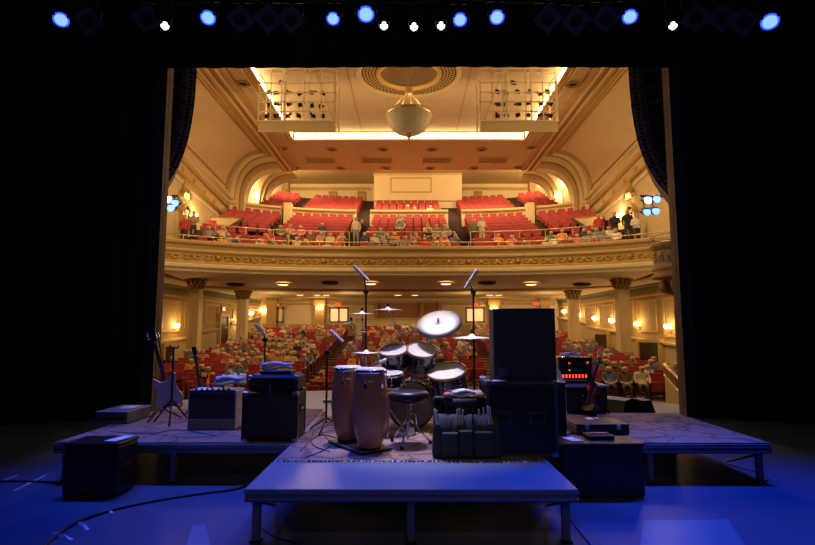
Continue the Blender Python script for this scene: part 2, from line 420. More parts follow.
# ---- ceiling
mb = MB('soffit', 'ceil')
def cq(x0, x1, y0, y1, z, k): mb.add([(x0, y0, z), (x1, y0, z), (x1, y1, z), (x0, y1, z)], [(0, 1, 2, 3)], k)
cq(-9.4, -7.2, 18, SE, ZS, 'soffit'); cq(7.2, 9.4, 18, SE, ZS, 'soffit'); cq(-7.2, 7.2, 32.2, SE, ZS, 'soffit')
mb.add([(-9.9, SE, ZS), (9.9, SE, ZS), (9.9, SE, 14.7), (-9.9, SE, 14.7)], [(0, 1, 2, 3)], 'cream')
cq(-11.5, 11.5, SE, 47.2, 14.55, 'cream')
struct(mb, 'ceiling_soffit')
mb = MB('ceil')
RC, RO, RI = Vector((0, 24.65, 0)), 2.4, 1.45
N = 72   # raised ceiling with a round opening
vs = []; fs = []
for i in range(N):
    t = 2 * PI * i / N; c, s_ = math.cos(t), math.sin(t)
    ex = min(7.6 / abs(c) if abs(c) > 1e-6 else 99, (7.75 if s_ > 0 else 6.6) / abs(s_) if abs(s_) > 1e-6 else 99)
    vs += [(RO * c, 24.65 + RO * s_, ZR), (ex * c, 24.65 + ex * s_, ZR)]
for i in range(N): j = (i + 1) % N; fs.append((2 * i, 2 * i + 1, 2 * j + 1, 2 * j))
mb.add(vs, fs, 'ceil')
for xx in (-4.4, -2.9, 2.9, 4.4): mb.box((xx, 27, ZR - .01), (.07, 10, .03), 'ochre')
struct(mb, 'ceiling_raised')
# cove lights round the recess: trough plus glowing tube
for nm, lab, a, b in (('rear', 'long glowing cove light at the rear edge of the raised ceiling', (-7.15, 32.15), (7.15, 32.15)),
                      ('left', 'glowing cove light along the raised ceiling behind the hanging rig with cool wall beside it, west edge', (-7.15, 19), (-7.15, 32.1)),
                      ('right', 'glowing cove light along the raised ceiling, east edge', (7.15, 19), (7.15, 32.1))):
    lab = {'rear': lab, 'left': 'glowing cove light along the left edge of the raised ceiling', 'right': 'glowing cove light along the right edge of the raised ceiling'}[nm]
    t = thing('cove_light', lab, 'cove light', (a[0], a[1], ZS), group='ceiling cove lights')
    dx, dy = b[0] - a[0], b[1] - a[1]
    g = MB('cove')
    if dx: g.box((dx / 2, 0, .27), (dx * .985, .06, .36))
    else: g.box((0, dy / 2, .27), (.06, dy * .985, .36))
    g.build('glowing_panel', t)
    g = MB('gold')
    if dx: g.box((dx / 2, .02, .02), (dx + .3, .16, .10)); g.box((dx / 2, .04, .5), (dx, .1, .08))
    else: g.box((0, dy / 2, .02), (.16, dy, .10))
    g.build('frame', t)
# ---- round ceiling grille and dome
t = thing('ceiling_rosette', 'round pierced grille ring around a dark dome in the ceiling', 'ceiling grille', (0, 24.65, ZR))
g = MB('cream')
g.lathe([(RO, 0), (RO + .12, -.06), (RO + .02, -.12), (RO - .1, -.08), (RO - .12, 0)], 'cream', 72)
g.lathe([(RI + .14, 0), (RI + .06, -.14), (RI - .04, -.14), (RI - .08, .05)], 'gold', 72)
g.build('moulding', t)
g = MB('ochre', 'hole')
rr = [RI + .1 + (RO - RI - .2) * i / 5 for i in range(6)]
g.lathe([(r, .0) for r in rr], 'ochre', 96, smooth=False)
for a in range(5):
    for i in range(60):
        t0 = 2 * PI * (i + (.5 if a % 2 else 0)) / 60; dt = 2 * PI / 60 * .32; r0, r1 = rr[a] + .03, rr[a + 1] - .03; rm = (r0 + r1) / 2
        pts = [(r0, t0 - dt * .6), (r0, t0 + dt * .6), (rm, t0 + dt * 1.3), (r1, t0 + dt * .6), (r1, t0 - dt * .6), (rm, t0 - dt * 1.3)]
        g.add([(r * math.cos(u), r * math.sin(u), -.008) for r, u in pts], [(0, 1, 2, 3, 4, 5)], 'hole')
g.build('pierced_ring', t)
g = MB('dome'); g.lathe([(RI, 0), (RI * .85, .5), (RI * .5, .85), (0, 1.0)], 'dome', 48); g.build('dome', t)
# ---- chandelier
t = thing('chandelier', 'large bowl chandelier hanging by chains from the ceiling rosette', 'chandelier', (0, 24.65, 10.75))
g = MB('gold'); pr = []
for i in range(15):
    a = i / 14 * PI / 2; pr.append((1.04 * math.sin(a) ** .85, .95 - .95 * math.cos(a) ** 1.0))
pr[0] = (.02, 0.)
mat('bowl', (.42, .37, .25), .6, emit=(1, .6, .25), es=.03); M['bowl'] = bpy.data.materials['bowl']
g = MB('bowl'); g.lathe(pr, 'bowl', 40); g.build('bowl', t)
g = MB('brass'); g.lathe([(1.04, .93), (1.10, .96), (1.10, 1.06), (1.02, 1.10), (.98, 1.0)], 'brass', 40)
for i in range(40):
    a = 2 * PI * i / 40; g.box((1.1 * math.cos(a), 1.1 * math.sin(a), 1.02), (.05, .05, .13), 'brass', rz=a)
g.build('rim', t)
g = MB('gold')
for i in range(20):
    a = 2 * PI * i / 20
    pts = [(pr[j][0] * 1.004 * math.cos(a), pr[j][0] * 1.004 * math.sin(a), pr[j][1]) for j in range(3, 15, 2)]
    g.tube(pts, .008, 'gold', 4)
g.build('ribs', t)
g = MB('brass'); g.lathe([(0, -.22), (.05, -.18), (.10, -.10), (.22, -.03), (.30, .04), (.32, .16), (.26, .2), (0.2, .22)], 'brass', 20)
for i in range(14):
    a = 2 * PI * i / 14; g.cyl((.27 * math.cos(a), .27 * math.sin(a), .0), (.31 * math.cos(a), .31 * math.sin(a), .26), .03, 'brass', n=6)
g.build('finial', t)
g = MB('brass')
for i in range(6):
    a = 2 * PI * i / 6 + .26; g.tube([(1.0 * math.cos(a), 1.0 * math.sin(a), 1.03), (.12 * math.cos(a), .12 * math.sin(a), 2.05)], .022, 'brass', 5)
g.cyl((0, 0, 2.0), (0, 0, 2.3), .17, 'brass'); g.cyl((0, 0, 2.3), (0, 0, 3.9), .03, 'brass')
g.build('chain', t)
# ---- soffit grilles, downlights, wedge ornaments
def grille(px, w):
    p = atz(px, 157, ZS); t = thing('ceiling_grille', 'rectangular pierced grille in the rear ceiling band', 'grille', (p.x, 36.0, ZS), group='ceiling grilles')
    g = MB('gold'); W, H = w, 1.25
    for dx, dy, sx, sy in ((0, -H / 2, W + .2, .1), (0, H / 2, W + .2, .1), (-W / 2, 0, .1, H), (W / 2, 0, .1, H)): g.box((dx, dy, -.03), (sx, sy, .06))
    g.build('frame', t); g = MB('hole', 'ochre'); g.box((0, 0, -.005), (W, H, .01), 'hole')
    for i in range(-9, 10):
        for sg in (-1, 1):
            x0 = i * .3; a = Vector((x0 - sg * H / 2, -H / 2)); b = Vector((x0 + sg * H / 2, H / 2))
            lo, hi = 0, 1
            for q0, q1 in ((a.x, b.x),):
                tt = sorted(((-W / 2 - q0) / (q1 - q0), (W / 2 - q0) / (q1 - q0))); lo = max(lo, tt[0]); hi = min(hi, tt[1])
            if hi - lo > .05:
                p0 = a.lerp(b, lo); p1 = a.lerp(b, hi); g.tube([(p0.x, p0.y, -.02), (p1.x, p1.y, -.02)], .028, 'ochre', 4)
    g.build('lattice', t); return t
for px, lab in ((319, 'leftmost of the four pierced grilles in the rear ceiling band'), (377, 'pierced ceiling grille second from the left, under the bright cove'),
                (437, 'pierced ceiling grille third from the left, right of the chandelier'), (494, 'rightmost of the four pierced grilles in the rear ceiling band')):
    grille(px, 2.0)['label'] = lab
def downlight(p, label, r=.32, k='gold_dark', group='ceiling downlights'):
    t = thing('downlight', label, 'ceiling light', p, group=group)
    g = MB(k); g.lathe([(r, 0), (r + .05, -.05), (r * .75, -.09), (r * .6, -.02)], k, 20); g.build('trim_ring', t)
    g = MB('hole'); g.lathe([(r * .6, -.03), (r * .3, .0), (0, .0)], 'hole', 20); g.build('recess', t)
for px, py in ((243, 83), (283, 148), (332, 149), (383, 149), (432, 149), (482, 149), (531, 147), (573, 84), (296, 168), (341, 168), (386, 168), (430, 168), (474, 168), (518, 167)):
    p = atz(px, py, ZS)
    row = 'front row' if py < 100 else ('row nearest the bright cove' if py < 160 else 'row at the rear ceiling edge')
    downlight(p, 'round ceiling downlight at about %s across, %s' % ('far left' if px < 290 else 'left of centre' if px < 370 else 'the centre' if px < 440 else 'right of centre' if px < 500 else 'far right', row))
# ---- hanging lighting rigs
def rig(s, word):
    x0 = -6.95 if s < 0 else 3.3
    t = thing('lighting_cage', 'open cream pipe cage with a solid tray, hanging from the ceiling on the ' + word, 'lighting rig', (x0, 24, 10.65))
    W = 3.55; H = 3.0
    g = MB('cream'); g.add([(0, 0, 0.0), (W, 0, 0), (W, 0, .52), (0, 0, .52), (.12, 1.3, .5), (W - .12, 1.3, .5), (W - .12, 1.3, .6), (.12, 1.3, .6)],
                           [(0, 1, 2, 3), (4, 7, 6, 5), (0, 4, 5, 1), (0, 3, 7, 4), (1, 5, 6, 2)], 'cream')
    g.box((W / 2, -.02, .52), (W + .1, .1, .06), 'cream_light'); g.build('tray', t)
    g = MB('cream_light')
    for z in (.98, 1.44, 1.9, 2.36, 2.82, 3.05): g.box((W / 2, 0, z), (W, .05, .05))
    for x in (0, .55, 1.05, 1.2, 2.1, 2.35, 2.9, W - .03): g.box((x, 0, 1.78), (.05 if x not in (1.2, W - .03) else .12, .05, 2.5))
    for x in (0, W):
        for z in (.98, 1.9, 2.82): g.box((x, .65, z), (.05, 1.3, .05))
        g.box((x, 1.3, 1.75), (.06, .06, 2.5))
    g.build('pipe_grid', t)
    return t
rig(-1, 'left'); rig(1, 'right')
# small stage spots in the rigs
def make_spot():
    t = thing('spotlight', 'x', 'spotlight', (0, 0, -50))
    g = MB('black_metal'); g.cyl((0, 0, -.12), (0, .04, .16), .10, r2=.085, n=10); g.box((0, .03, .2), (.15, .15, .12)); g.build('housing', t)
    g = MB('black_metal')
    g.box((0, -.02, -.19), (.30, .30, .03)); g.box((-.14, 0, -.24), (.02, .28, .16), ry=.35); g.box((.14, 0, -.24), (.02, .28, .16), ry=-.35); g.build('barn_door', t)
    g = MB('black_metal'); g.tube([(-.14, .02, .02), (-.14, .05, .32), (.14, .05, .32), (.14, .02, .02)], .014, n=4); g.cyl((0, .05, .3), (0, .05, .44), .03, n=8); g.build('yoke', t)
    return t
sp0 = make_spot(); first = True
for word, pts in (('left', ((269, 92), (277, 93), (289, 92), (301, 93), (313, 92), (322, 93), (269, 104), (278, 104), (290, 104), (300, 104), (312, 105), (322, 106), (268, 115), (277, 115), (289, 115), (298, 115), (312, 115), (322, 116), (283, 82))),
                  ('right', ((497, 91), (505, 92), (517, 91), (530, 91), (539, 93), (547, 91), (497, 104), (505, 105), (517, 104), (528, 103), (540, 103), (549, 103), (497, 115), (505, 115), (518, 115), (527, 115), (539, 115), (548, 115), (513, 82)))):
    for i, (px, py) in enumerate(pts):
        p = atY(px, py, 24.0 + .35)
        row = ('top', 'middle', 'bottom')[i // 6] if i < 18 else 'extra upper'
        pos = ('first', 'second', 'third', 'fourth', 'fifth', 'sixth')[i % 6]
        lab = 'black spotlight in the %s ceiling cage, %s of its %s row from the left' % (word, pos, row) if i < 18 else 'single black spotlight above the three rows in the %s ceiling cage' % word
        if first: o = sp0; o.location = p; o['label'] = lab; first = False; o['group'] = 'spotlights in the ceiling cages'
        else: o = dup(sp0, p, lab, group='spotlights in the ceiling cages')
        o.rotation_euler = (random.uniform(-1.2, -.5), random.uniform(-.35, .35), random.uniform(-.6, .6)); o.scale = (.62, .62, .62)
# ---- back walls
mb = MB('cream_light')
mb.add([(-11.3, 47, 9), (11.3, 47, 9), (11.3, 47, 14.6), (-11.3, 47, 14.6)], [(0, 1, 2, 3)], 'cream_light')
for s in (-1, 1):
    mb.box((s * 7.2, 46.95, 14.15), (7.6, .12, .14), 'gold'); mb.box((s * 7.2, 46.97, 14.0), (7.6, .06, .08), 'ochre')
    mb.box((s * 10.75, 46.6, 12.6), (.35, .8, 4.0), 'ochre')
struct(mb, 'wall_balcony_back')
k = 1
for px in (283 + 50, 361, 455, 480):
    pass
for px, dk in ((333, 1), (362, 2), (478, 3)):
    p = atY(px, 190, 46.9); g = MB('ochre', 'gold')
    g.box((p.x, 46.93, 12.75), (.75, .06, 2.2), 'gold_dark'); g.box((p.x, 46.88, 12.7), (.6, .05, 2.0), 'ochre')
    struct(g, 'door_%d' % dk)
# projection booth
BY = 43.7
pl, prr = atY(374, 185, BY).x, atY(462, 185, BY).x
g = MB('cream_light'); g.box(((pl + prr) / 2, 45.3, 12.9), (prr - pl, 3.2, 3.6))
cx = (pl + prr) / 2
g.box((cx, BY - .03, 14.45), (prr - pl + .06, .08, .16), 'cream'); g.box((cx, BY - .03, 12.2), (prr - pl + .04, .06, .1), 'gold')
a, b = atY(391, 178, BY), atY(431, 192, BY)
for c, d in ((((a.x + b.x) / 2, BY - .02, a.z), (b.x - a.x, .05, .09)), (((a.x + b.x) / 2, BY - .02, b.z), (b.x - a.x, .05, .09)), ((a.x, BY - .02, (a.z + b.z) / 2), (.09, .05, a.z - b.z)), ((b.x, BY - .02, (a.z + b.z) / 2), (.09, .05, a.z - b.z))): g.box(c, d, 'gold')
struct(g, 'wall_projection_booth')
# ---- balcony: stepped floor, parapets, fascia, soffit
mb = MB('balc_floor')
rows = [28.15 + .84 * i for i in range(23)]
for i, Yr in enumerate(rows[:-1]):
    z = zb(Yr + .4); zn = zb(rows[i + 1] + .4)
    p0, p1 = arc(Yr, z), arc(rows[i + 1], z)
    vs = []
    for a, b in zip(p0, p1):
        vs += [a[0], b[0], Vector((b[0].x, b[0].y, zn))]
    mb.add(vs, sum([[(3 * j, 3 * j + 3, 3 * j + 4, 3 * j + 1), (3 * j + 1, 3 * j + 4, 3 * j + 5, 3 * j + 2)] for j in range(len(p0) - 1)], []))
struct(mb, 'floor_balcony')
mb = MB('cream')
segs = [(-2.75, 2.75), (-8.0, -3.7), (3.7, 8.0), (-11.7, -8.7), (8.7, 11.7)]
for a, b in segs:
    z = zb(37.3)
    mb.sweep([(0, -.2), (0, 1.06), (.10, 1.06), (.10, 1.2), (-.25, 1.2), (-.25, -.2)], arc(37.35, z, xs=xs_between(a, b)), 'cream', closed=True)
    mb.sweep([(.10, 1.04), (.14, 1.04), (.14, 1.1), (.1, 1.1)], arc(37.35, z, xs=xs_between(a, b)), 'gold', closed=True)
for x in (-8.25, 8.25):
    mb.box((x, 37.2 - off(x), zb(37.3) + .55), (.5, .7, 1.7), 'cream')
struct(mb, 'trim_balcony_parapet')
# stair side walls at the aisle foot
for s, side in ((-1, 'left'), (1, 'right')):
    pts = [(211, 217), (243, 218), (216, 233), (211, 232)] if s < 0 else [(603, 217), (572, 218), (598, 233), (603, 232)]
    g = MB('cream_light'); P3 = [atY(x, y, 31.2) for x, y in pts]
    g.add(P3 + [p + Vector((0, .4, 0)) for p in P3], [(0, 1, 2, 3), (7, 6, 5, 4), (0, 4, 5, 1), (1, 5, 6, 2), (2, 6, 7, 3), (3, 7, 4, 0)], 'cream')
    g.tube([p + Vector((0, -.02, 0)) for p in (P3[0], P3[1], P3[2])], .06, 'gold', 4)
    struct(g, 'wall_%s_stair' % side)
g = MB('cream')
YF = 28.
g.sweep([(-.1, 5.95), (.12, 5.95), (.16, 5.88), (.16, 5.78), (.06, 5.70), (.06, 5.52), (.12, 5.46), (.12, 5.38)], arc(YF, 0), 'ochre')
g.sweep([(.12, 5.38), (.04, 5.34), (.04, 4.96), (.14, 4.90), (.14, 4.80)], arc(YF, 0), 'gold')
g.sweep([(.14, 4.80), (.28, 4.76), (.28, 4.62), (.16, 4.5), (.16, 4.42), (.02, 4.36)], arc(YF, 0), 'cream_light')
g.sweep([(-.1, 5.95), (-.1, 5.0)], arc(YF, 0), 'ochre')
struct(g, 'trim_balcony_front')
# scroll relief on the front
g = MB('cream_light')
x = -12.0; i = 0
while x < 12.1:
    e = .05; dy = (-off(x + e) + off(x - e)) / (2 * e); t_ = Vector((1, dy, 0)).normalized(); n_ = Vector((t_.y, -t_.x, 0))
    c = Vector((x, YF - off(x), 5.15)) + n_ * .07; sg = 1 if i % 2 else -1
    if i % 6 == 0:
        for jj in range(5):
            a = jj * 2 * PI / 5; g.lathe([(0, .05), (.06, .03), (.08, 0)], 'gold_dark', 6, c + t_ * .1 * math.cos(a) + Vector((0, 0, .1 * math.sin(a))), Matrix((t_, Vector((0, 0, 1)), n_)).transposed())
        g.lathe([(0, .09), (.07, .06), (.1, 0)], 'gold', 8, c, Matrix((t_, Vector((0, 0, 1)), n_)).transposed())
    else:
        pts = [c + t_ * (sg * (.03 + .02 * q) * math.cos(q * .75)) + Vector((0, 0, (.03 + .0165 * q) * math.sin(q * .75))) for q in range(0, 10)]
        g.tube(pts, [.03 + .002 * q for q in range(10)], 'gold', 4)
    x += .42; i += 1
struct(g, 'trim_scrollwork')
# soffit under the balcony
g = MB('soffit', 'cream')
lines = [(28.02, 4.38), (28.6, 4.40), (33.5, 4.10)]
A = [arc(y, z) for y, z in lines]
for a, b in zip(A[:-1], A[1:]):
    vs = []
    for p, q2 in zip(a, b): vs += [p[0], q2[0]]
    g.add(vs, [(2 * j, 2 * j + 2, 2 * j + 3, 2 * j + 1) for j in range(len(a) - 1)], 'ceil')
g.sweep([(0, 4.10), (.06, 4.02), (-.1, 3.96), (-.3, 4.0)], arc(33.5, 0), 'gold')
a = arc(33.7, 4.0); vs = []
for p in a: vs += [p[0], Vector((p[0].x, 42.1, 4.06))]
g.add(vs, [(2 * j, 2 * j + 2, 2 * j + 3, 2 * j + 1) for j in range(len(a) - 1)], 'cream')
struct(g, 'ceiling_under_balcony')
# rear wall of the main floor
g = MB('cream_light')
g.add([(-12, 42, .5), (12, 42, .5), (12, 42, 4.2), (-12, 42, 4.2)], [(0, 1, 2, 3)], 'cream_light')
for z, k, d in ((3.75, 'cream', .25), (3.6, 'gold', .12), (2.0, 'dado', .08)): g.box((0, 42 - d / 2, z), (22.6, d, .14), k)
g.box((0, 41.96, 1.3), (22.6, .05, 1.3), 'ochre')
for px in (320, 494, 268 + 4, 545):
    x = atY(px, 310, 41.8).x; g.box((x, 41.8, 2.6), (.75, .4, 3.0), 'ochre'); g.box((x, 41.7, 3.7), (.95, .5, .35), 'gold')
struct(g, 'wall_back')
def back_opening(n, x0, x1, y0, y1, lit):
    a, b = atY(x0, y0, 41.9), atY(x1, y1, 41.9); g = MB('ochre'); cx_, cz = (a.x + b.x) / 2, (a.z + b.z) / 2; W, H = b.x - a.x, a.z - b.z
    g.box((cx_, 41.88, cz), (W, .04, H), lit)
    for dx in (-W / 2, W / 2) + ((0,) if n != 6 else ()): g.box((cx_ + dx, 41.84, cz), (.14, .1, H + .14), 'gold_dark')
    for dz in (-H / 2, H / 2): g.box((cx_, 41.84, cz + dz), (W + .14, .1, .14), 'gold_dark')
    struct(g, 'door_%d' % n)
D('pane_warm', (.8, .6, .3), emit=(1, .66, .30), es=.9); D('pane_dim', (.5, .35, .15), emit=(1, .62, .25), es=.28)
D('pink_wall', (.5, .25, .13), .8)
back_opening(4, 273, 283, 308, 322, 'pane_dim'); back_opening(5, 330, 348, 308, 322, 'pane_warm'); back_opening(6, 466, 484, 308, 322, 'pane_warm')
a, b = atY(376, 302, 41.9), atY(440, 318, 41.9)   # control window recess
g = MB('pink_wall'); g.box(((a.x + b.x) / 2, 41.9, (a.z + b.z) / 2), (b.x - a.x, .06, a.z - b.z), 'pink_wall')
for xx in (a.x, lerp(a.x, b.x, .72), b.x): g.box((xx, 41.7, (a.z + b.z) / 2), (.3, .4, a.z - b.z), 'ochre')
struct(g, 'window_1')
g = MB('cream')   # half wall of the mixing position
a = atY(356, 320, 40.6); b = atY(436, 320, 40.6)
g.box(((a.x + b.x) / 2, 40.6, 1.75), (b.x - a.x, .25, 1.3), 'cream'); g.box(((a.x + b.x) / 2, 40.55, 2.4), (b.x - a.x + .1, .4, .1), 'gold')
struct(g, 'wall_mixing_position')
for px in (366, 372): pass
def exit_sign(p, rz, label, lit, facing):
    t = thing('exit_sign', label, 'exit sign', p, rz)
    g = MB('black_metal'); g.box((0, .03, 0), (.5, .06, .26), 'gold_dark'); g.build('casing', t)
    g = MB(lit); g.box((0, -.005, 0), (.44, .02, .2)); g.build('panel', t)
    c = bpy.data.curves.new('letters', 'FONT'); c.body = 'EXIT'; c.size = .19; c.align_x = 'CENTER'; c.align_y = 'CENTER'; c.extrude = .004
    o = bpy.data.objects.new('x', c); COL.objects.link(o)
    m2 = bpy.data.meshes.new_from_object(o.evaluated_get(bpy.context.evaluated_depsgraph_get())); bpy.data.objects.remove(o)
    m2.materials.clear(); m2.materials.append(M['gold_dark' if lit == 'exit_green' else 'hole'])
    o = bpy.data.objects.new('lettering', m2); COL.objects.link(o); o.parent = t; o.location = (0, -.02, 0); o.rotation_euler = (PI / 2, 0, 0)
for px, py, lab in ((338, 304.5, 'small red exit sign above the bright doorway left of the mixing position'), (475, 304.5, 'small red exit sign above the bright doorway right of the mixing position'),
                    (276, 304.5, 'small red exit sign above the dim doorway at the far left rear corner'), (536, 303.5, 'small red exit sign at the far right rear corner beside the big speaker')):
    p = atY(px, py, 41.7); exit_sign((p.x, 41.75, p.z), 0, lab, 'exit_red', 0)
# ---- columns
def column(px, Y, side, which):
    x = atY(px, 300, Y).x; zt = 4.37 if Y < 30 else 4.12; zf = zm(Y) - .1
    t = thing('column', 'square cream column with leafy capital, %s under the %s end of the balcony' % (which, side), 'column', (x, Y, zf), group='balcony columns')
    H = zt - zf; g = MB('cream'); w_ = .56
    g.box((0, 0, (H - .7) / 2), (w_, w_, H - .7), 'cream')
    for dx in (-.17, 0, .17):
        g.box((dx, -w_ / 2 - .01, (H - .7) / 2 + .3), (.05, .03, H - 1.6), 'cream')
    g.build('shaft', t)
    g = MB('cream'); g.box((0, 0, .45), (w_ + .14, w_ + .14, .9), 'ochre'); g.box((0, 0, .93), (w_ + .2, w_ + .2, .1), 'cream'); g.build('base', t)
    g = MB('gold_dark'); g.box((0, 0, H - .35), (w_ * .95, w_ * .95, .7), 'gold_dark', taper=1.3)
    g.box((0, 0, H - .04), (.92, .92, .09), 'gold'); g.box((0, 0, H - .68), (w_ + .1, w_ + .1, .06), 'gold')
    for lv, rr_, zz in ((0, .30, H - .62), (1, .36, H - .4)):
        for i in range(12):
            a = 2 * PI * (i + lv * .5) / 12; d = 1 / max(abs(math.cos(a)), abs(math.sin(a))); r_ = rr_ * min(d, 1.25)
            g.tube([(r_ * math.cos(a), r_ * math.sin(a), zz), (r_ * 1.12 * math.cos(a), r_ * 1.12 * math.sin(a), zz + .2), (r_ * 1.38 * math.cos(a), r_ * 1.38 * math.sin(a), zz + .27), (r_ * 1.36 * math.cos(a), r_ * 1.36 * math.sin(a), zz + .2)], [.06, .06, .045, .02], 'gold_dark', 5)
    g.build('capital', t)
column(195.5, 28.3, 'left', 'front one'); column(243, 33.2, 'left', 'rear one'); column(622, 28.3, 'right', 'front one'); column(573, 33.2, 'right', 'rear one')
# ---- under-balcony ceiling lamps
for px, py, lit in ((283, 283, 1), (371, 283.3, 1), (446, 283.3, 1), (531, 283, 1), (236, 283.5, 0), (330, 284, 0), (487, 284, 0), (582, 283, 0)):
    Yc = 30.4; x = atY(px, py, Yc).x; z = lerp(4.40, 4.10, (Yc + off(x) - 28.6) / 4.9) - .02
    t = thing('ceiling_lamp', ('lit oval ceiling lamp under the balcony, ' if lit else 'dark round vent under the balcony, ') + ('far left' if px < 290 and lit or px < 240 else 'left of centre' if px < 400 else 'right of centre' if px < 500 else 'far right'), 'ceiling lamp' if lit else 'vent', (x, Yc, z), group='lamps under the balcony' if lit else 'vents under the balcony')
    g = MB('gold'); g.lathe([(.48, 0), (.5, -.06), (.38, -.10), (.36, -.04)], 'gold' if lit else 'hole', 24); g.build('rim', t)
    g = MB('lamp_disc'); g.lathe([(.37, -.06), (.2, -.12), (0, -.13)] if lit else [(.37, -.06), (0, -.05)], 'lamp_disc' if lit else 'hole', 24); g.build('diffuser' if lit else 'grille', t)
for i, (px, py) in enumerate(((317, 296), (326, 296), (398, 294.5), (415, 294.5), (490, 295.5), (499, 295.5), (300, 292))):
    Yc = 37; x = atY(px, py, Yc).x
    t = thing('ceiling_lamp', 'small rear ceiling lamp under the balcony, number %s counting from the left of the photo' % ('two', 'three', 'four', 'five', 'six', 'seven', 'one')[i], 'ceiling lamp', (x, Yc, 4.02), group='rear lamps under the balcony')
    g = MB('lamp_disc'); g.lathe([(.26, -.05), (0, -.08)], 'lamp_disc', 16); g.build('diffuser', t)
    g = MB('gold'); g.lathe([(.26, 0), (.32, -.05), (.26, -.06)], 'gold', 16); g.build('rim', t)
# ---- wall sconces
def make_sconce(two=True):
    t = thing('wall_sconce', 'x', 'wall lamp', (0, 0, 0), 0)
    g = MB('brass'); g.lathe([(0, .05), (.10, .04), (.13, 0)], 'brass', 12, rot=Euler((PI / 2, 0, 0)).to_matrix()); g.box((0, -.01, -.12), (.08, .03, .2)); g.build('back_plate', t)
    g = MB('brass')
    for sx in (-1, 1): g.tube([(0, -.04, -.05), (sx * .1, -.12, -.10), (sx * .17, -.16, -.04), (sx * .17, -.16, .03)], .015, 'brass', 6)
    g.build('arm', t)
    for sx in (-1, 1):
        g = MB('shade'); g.lathe([(.04, 0), (.075, .05), (.085, .13), (.06, .19), (0.0, .2)], 'shade', 12, (sx * .17, -.16, .03)); g.build('lamp_shade', t)
    return t
sc0 = None
def sconce(p, rz, label, e=30, group='wall sconces'):
    global sc0
    if sc0 is None: sc0 = make_sconce(); o = sc0; o.location = p; o.rotation_euler = (0, 0, rz); o['label'] = label; o['group'] = group
    else: o = dup(sc0, p, label, rz, group)
    v = Vector((0, -.42, .15)); v.rotate(Euler((0, 0, rz)))
    light('POINT', 'sconce_light', Vector(p) + v, e, WARM, .08)
for i, (px, py) in enumerate(((173.5, 328), (236, 323), (249.5, 315), (260, 312))):
    r_ = ray(px, py); Yw = 28.
    for _ in range(20): Yw = atx(px, py, -(wx(Yw) - .03)).y
    p = atx(px, py, -(wx(Yw) - .03)); sconce(p, PI / 2, 'lit sconce on the left wall under the balcony, %s from the stage' % ('nearest', 'second', 'third', 'fourth')[i])
    if i == 1: pass
for i, (px, py) in enumerate(((671, 329), (640, 326), (614, 322.5), (597, 320), (581, 317), (566, 313), (553, 309))):
    Yw = 28.
    for _ in range(20): Yw = atx(px, py, (wx(Yw) - .03)).y
    p = atx(px, py, wx(Yw) - .03); sconce(p, -PI / 2, 'lit sconce on the right wall under the balcony, %s from the stage' % ('nearest', 'second', 'third', 'fourth', 'fifth', 'sixth', 'seventh')[i])
for px, py, lab in ((320, 309.5, 'lit sconce on the rear pilaster left of the mixing position'), (493.5, 310.5, 'lit sconce on the rear pilaster right of the mixing position')):
    p = atY(px, py, 41.55); sconce(p, 0, lab)
for s, word, pts in ((-1, 'left', ((257, 199, 39.1), (251, 186, 39.1), (192, 217, 0))), (1, 'right', ((557, 199, 39.1), (563, 186, 39.1), (622, 217, 0)))):
    for i, (px, py, Yw) in enumerate(pts):
        if Yw: p = atY(px, py, Yw); p.y = 39.0; sconce(p, 0, '%s lit sconce on the %s balcony arch' % (('lower', 'upper')[i], word), 60)
        else:
            Y0 = 28.
            for _ in range(20): Y0 = atx(px, py, s * (wx(Y0) - .03)).y
            p = atx(px, py, s * (wx(Y0) - .03)); sconce(p, -s * PI / 2, 'lit sconce on the %s wall beside the arched balcony door' % word, 60)
for px, py, s, rz, lab in ((273, 180.5, -1, 0, 'lit sconce on the far left side wall above the upper balcony seats'), (285, 178.5, -1, 0, 'lit sconce in the rear left corner above the upper balcony seats'),
                   (528, 178.5, 1, 0, 'lit sconce in the rear right corner above the upper balcony seats'), (540, 180.5, 1, 0, 'lit sconce on the far right side wall above the upper balcony seats')):
    xx = s * 11.05 if px in (273, 540) else 0
    if xx: p = atx(px, py, xx); p.x -= s * .02; sconce(p, -s * PI / 2, lab, 70)
    else: p = atY(px, py, 46.1); p.y = 46.12; sconce(p, 0, lab, 70)
# ---- side doors
def wallpt(px, py, s):
    Y0 = 28.
    for _ in range(20): Y0 = atx(px, py, s * wx(Y0)).y
    return atx(px, py, s * wx(Y0))
def side_door(n, s, pxa, pxb, ytop, ybot, arch=False):
    a = wallpt(pxa, (ytop + ybot) / 2, s); b = wallpt(pxb, (ytop + ybot) / 2, s); zt = wallpt((pxa + pxb) / 2, ytop, s).z; z0 = wallpt((pxa + pxb) / 2, ybot, s).z
    if arch is False: z0 = zm((a.y + b.y) / 2) - .05
    y0, y1 = sorted((a.y, b.y)); yc = (y0 + y1) / 2; W = y1 - y0; g = MB('door_brown'); xw = s * wx(yc)
    g.box((xw, yc, (z0 + zt) / 2), (.30, W, zt - z0), 'door_brown')
    for yy in (y0, y1): g.box((xw - s * .03, yy, (z0 + zt) / 2), (.34, .16, zt - z0), 'gold')
    g.box((xw - s * .03, yc, zt + .06), (.36, W + .3, .18), 'gold')
    if arch:
        g.lathe([(0, 0), (W / 2, 0)], 'door_brown', 16, (xw - s * .16, yc, zt), Euler((0, PI / 2, 0)).to_matrix())
        g.tube([(xw - s * .17, yc + W / 2 * math.cos(t_ * PI / 12), zt + W / 2 * math.sin(t_ * PI / 12)) for t_ in range(13)], .1, 'gold', 5)
    struct(g, 'door_%d' % n)
side_door(7, -1, 217, 226, 316, 345)
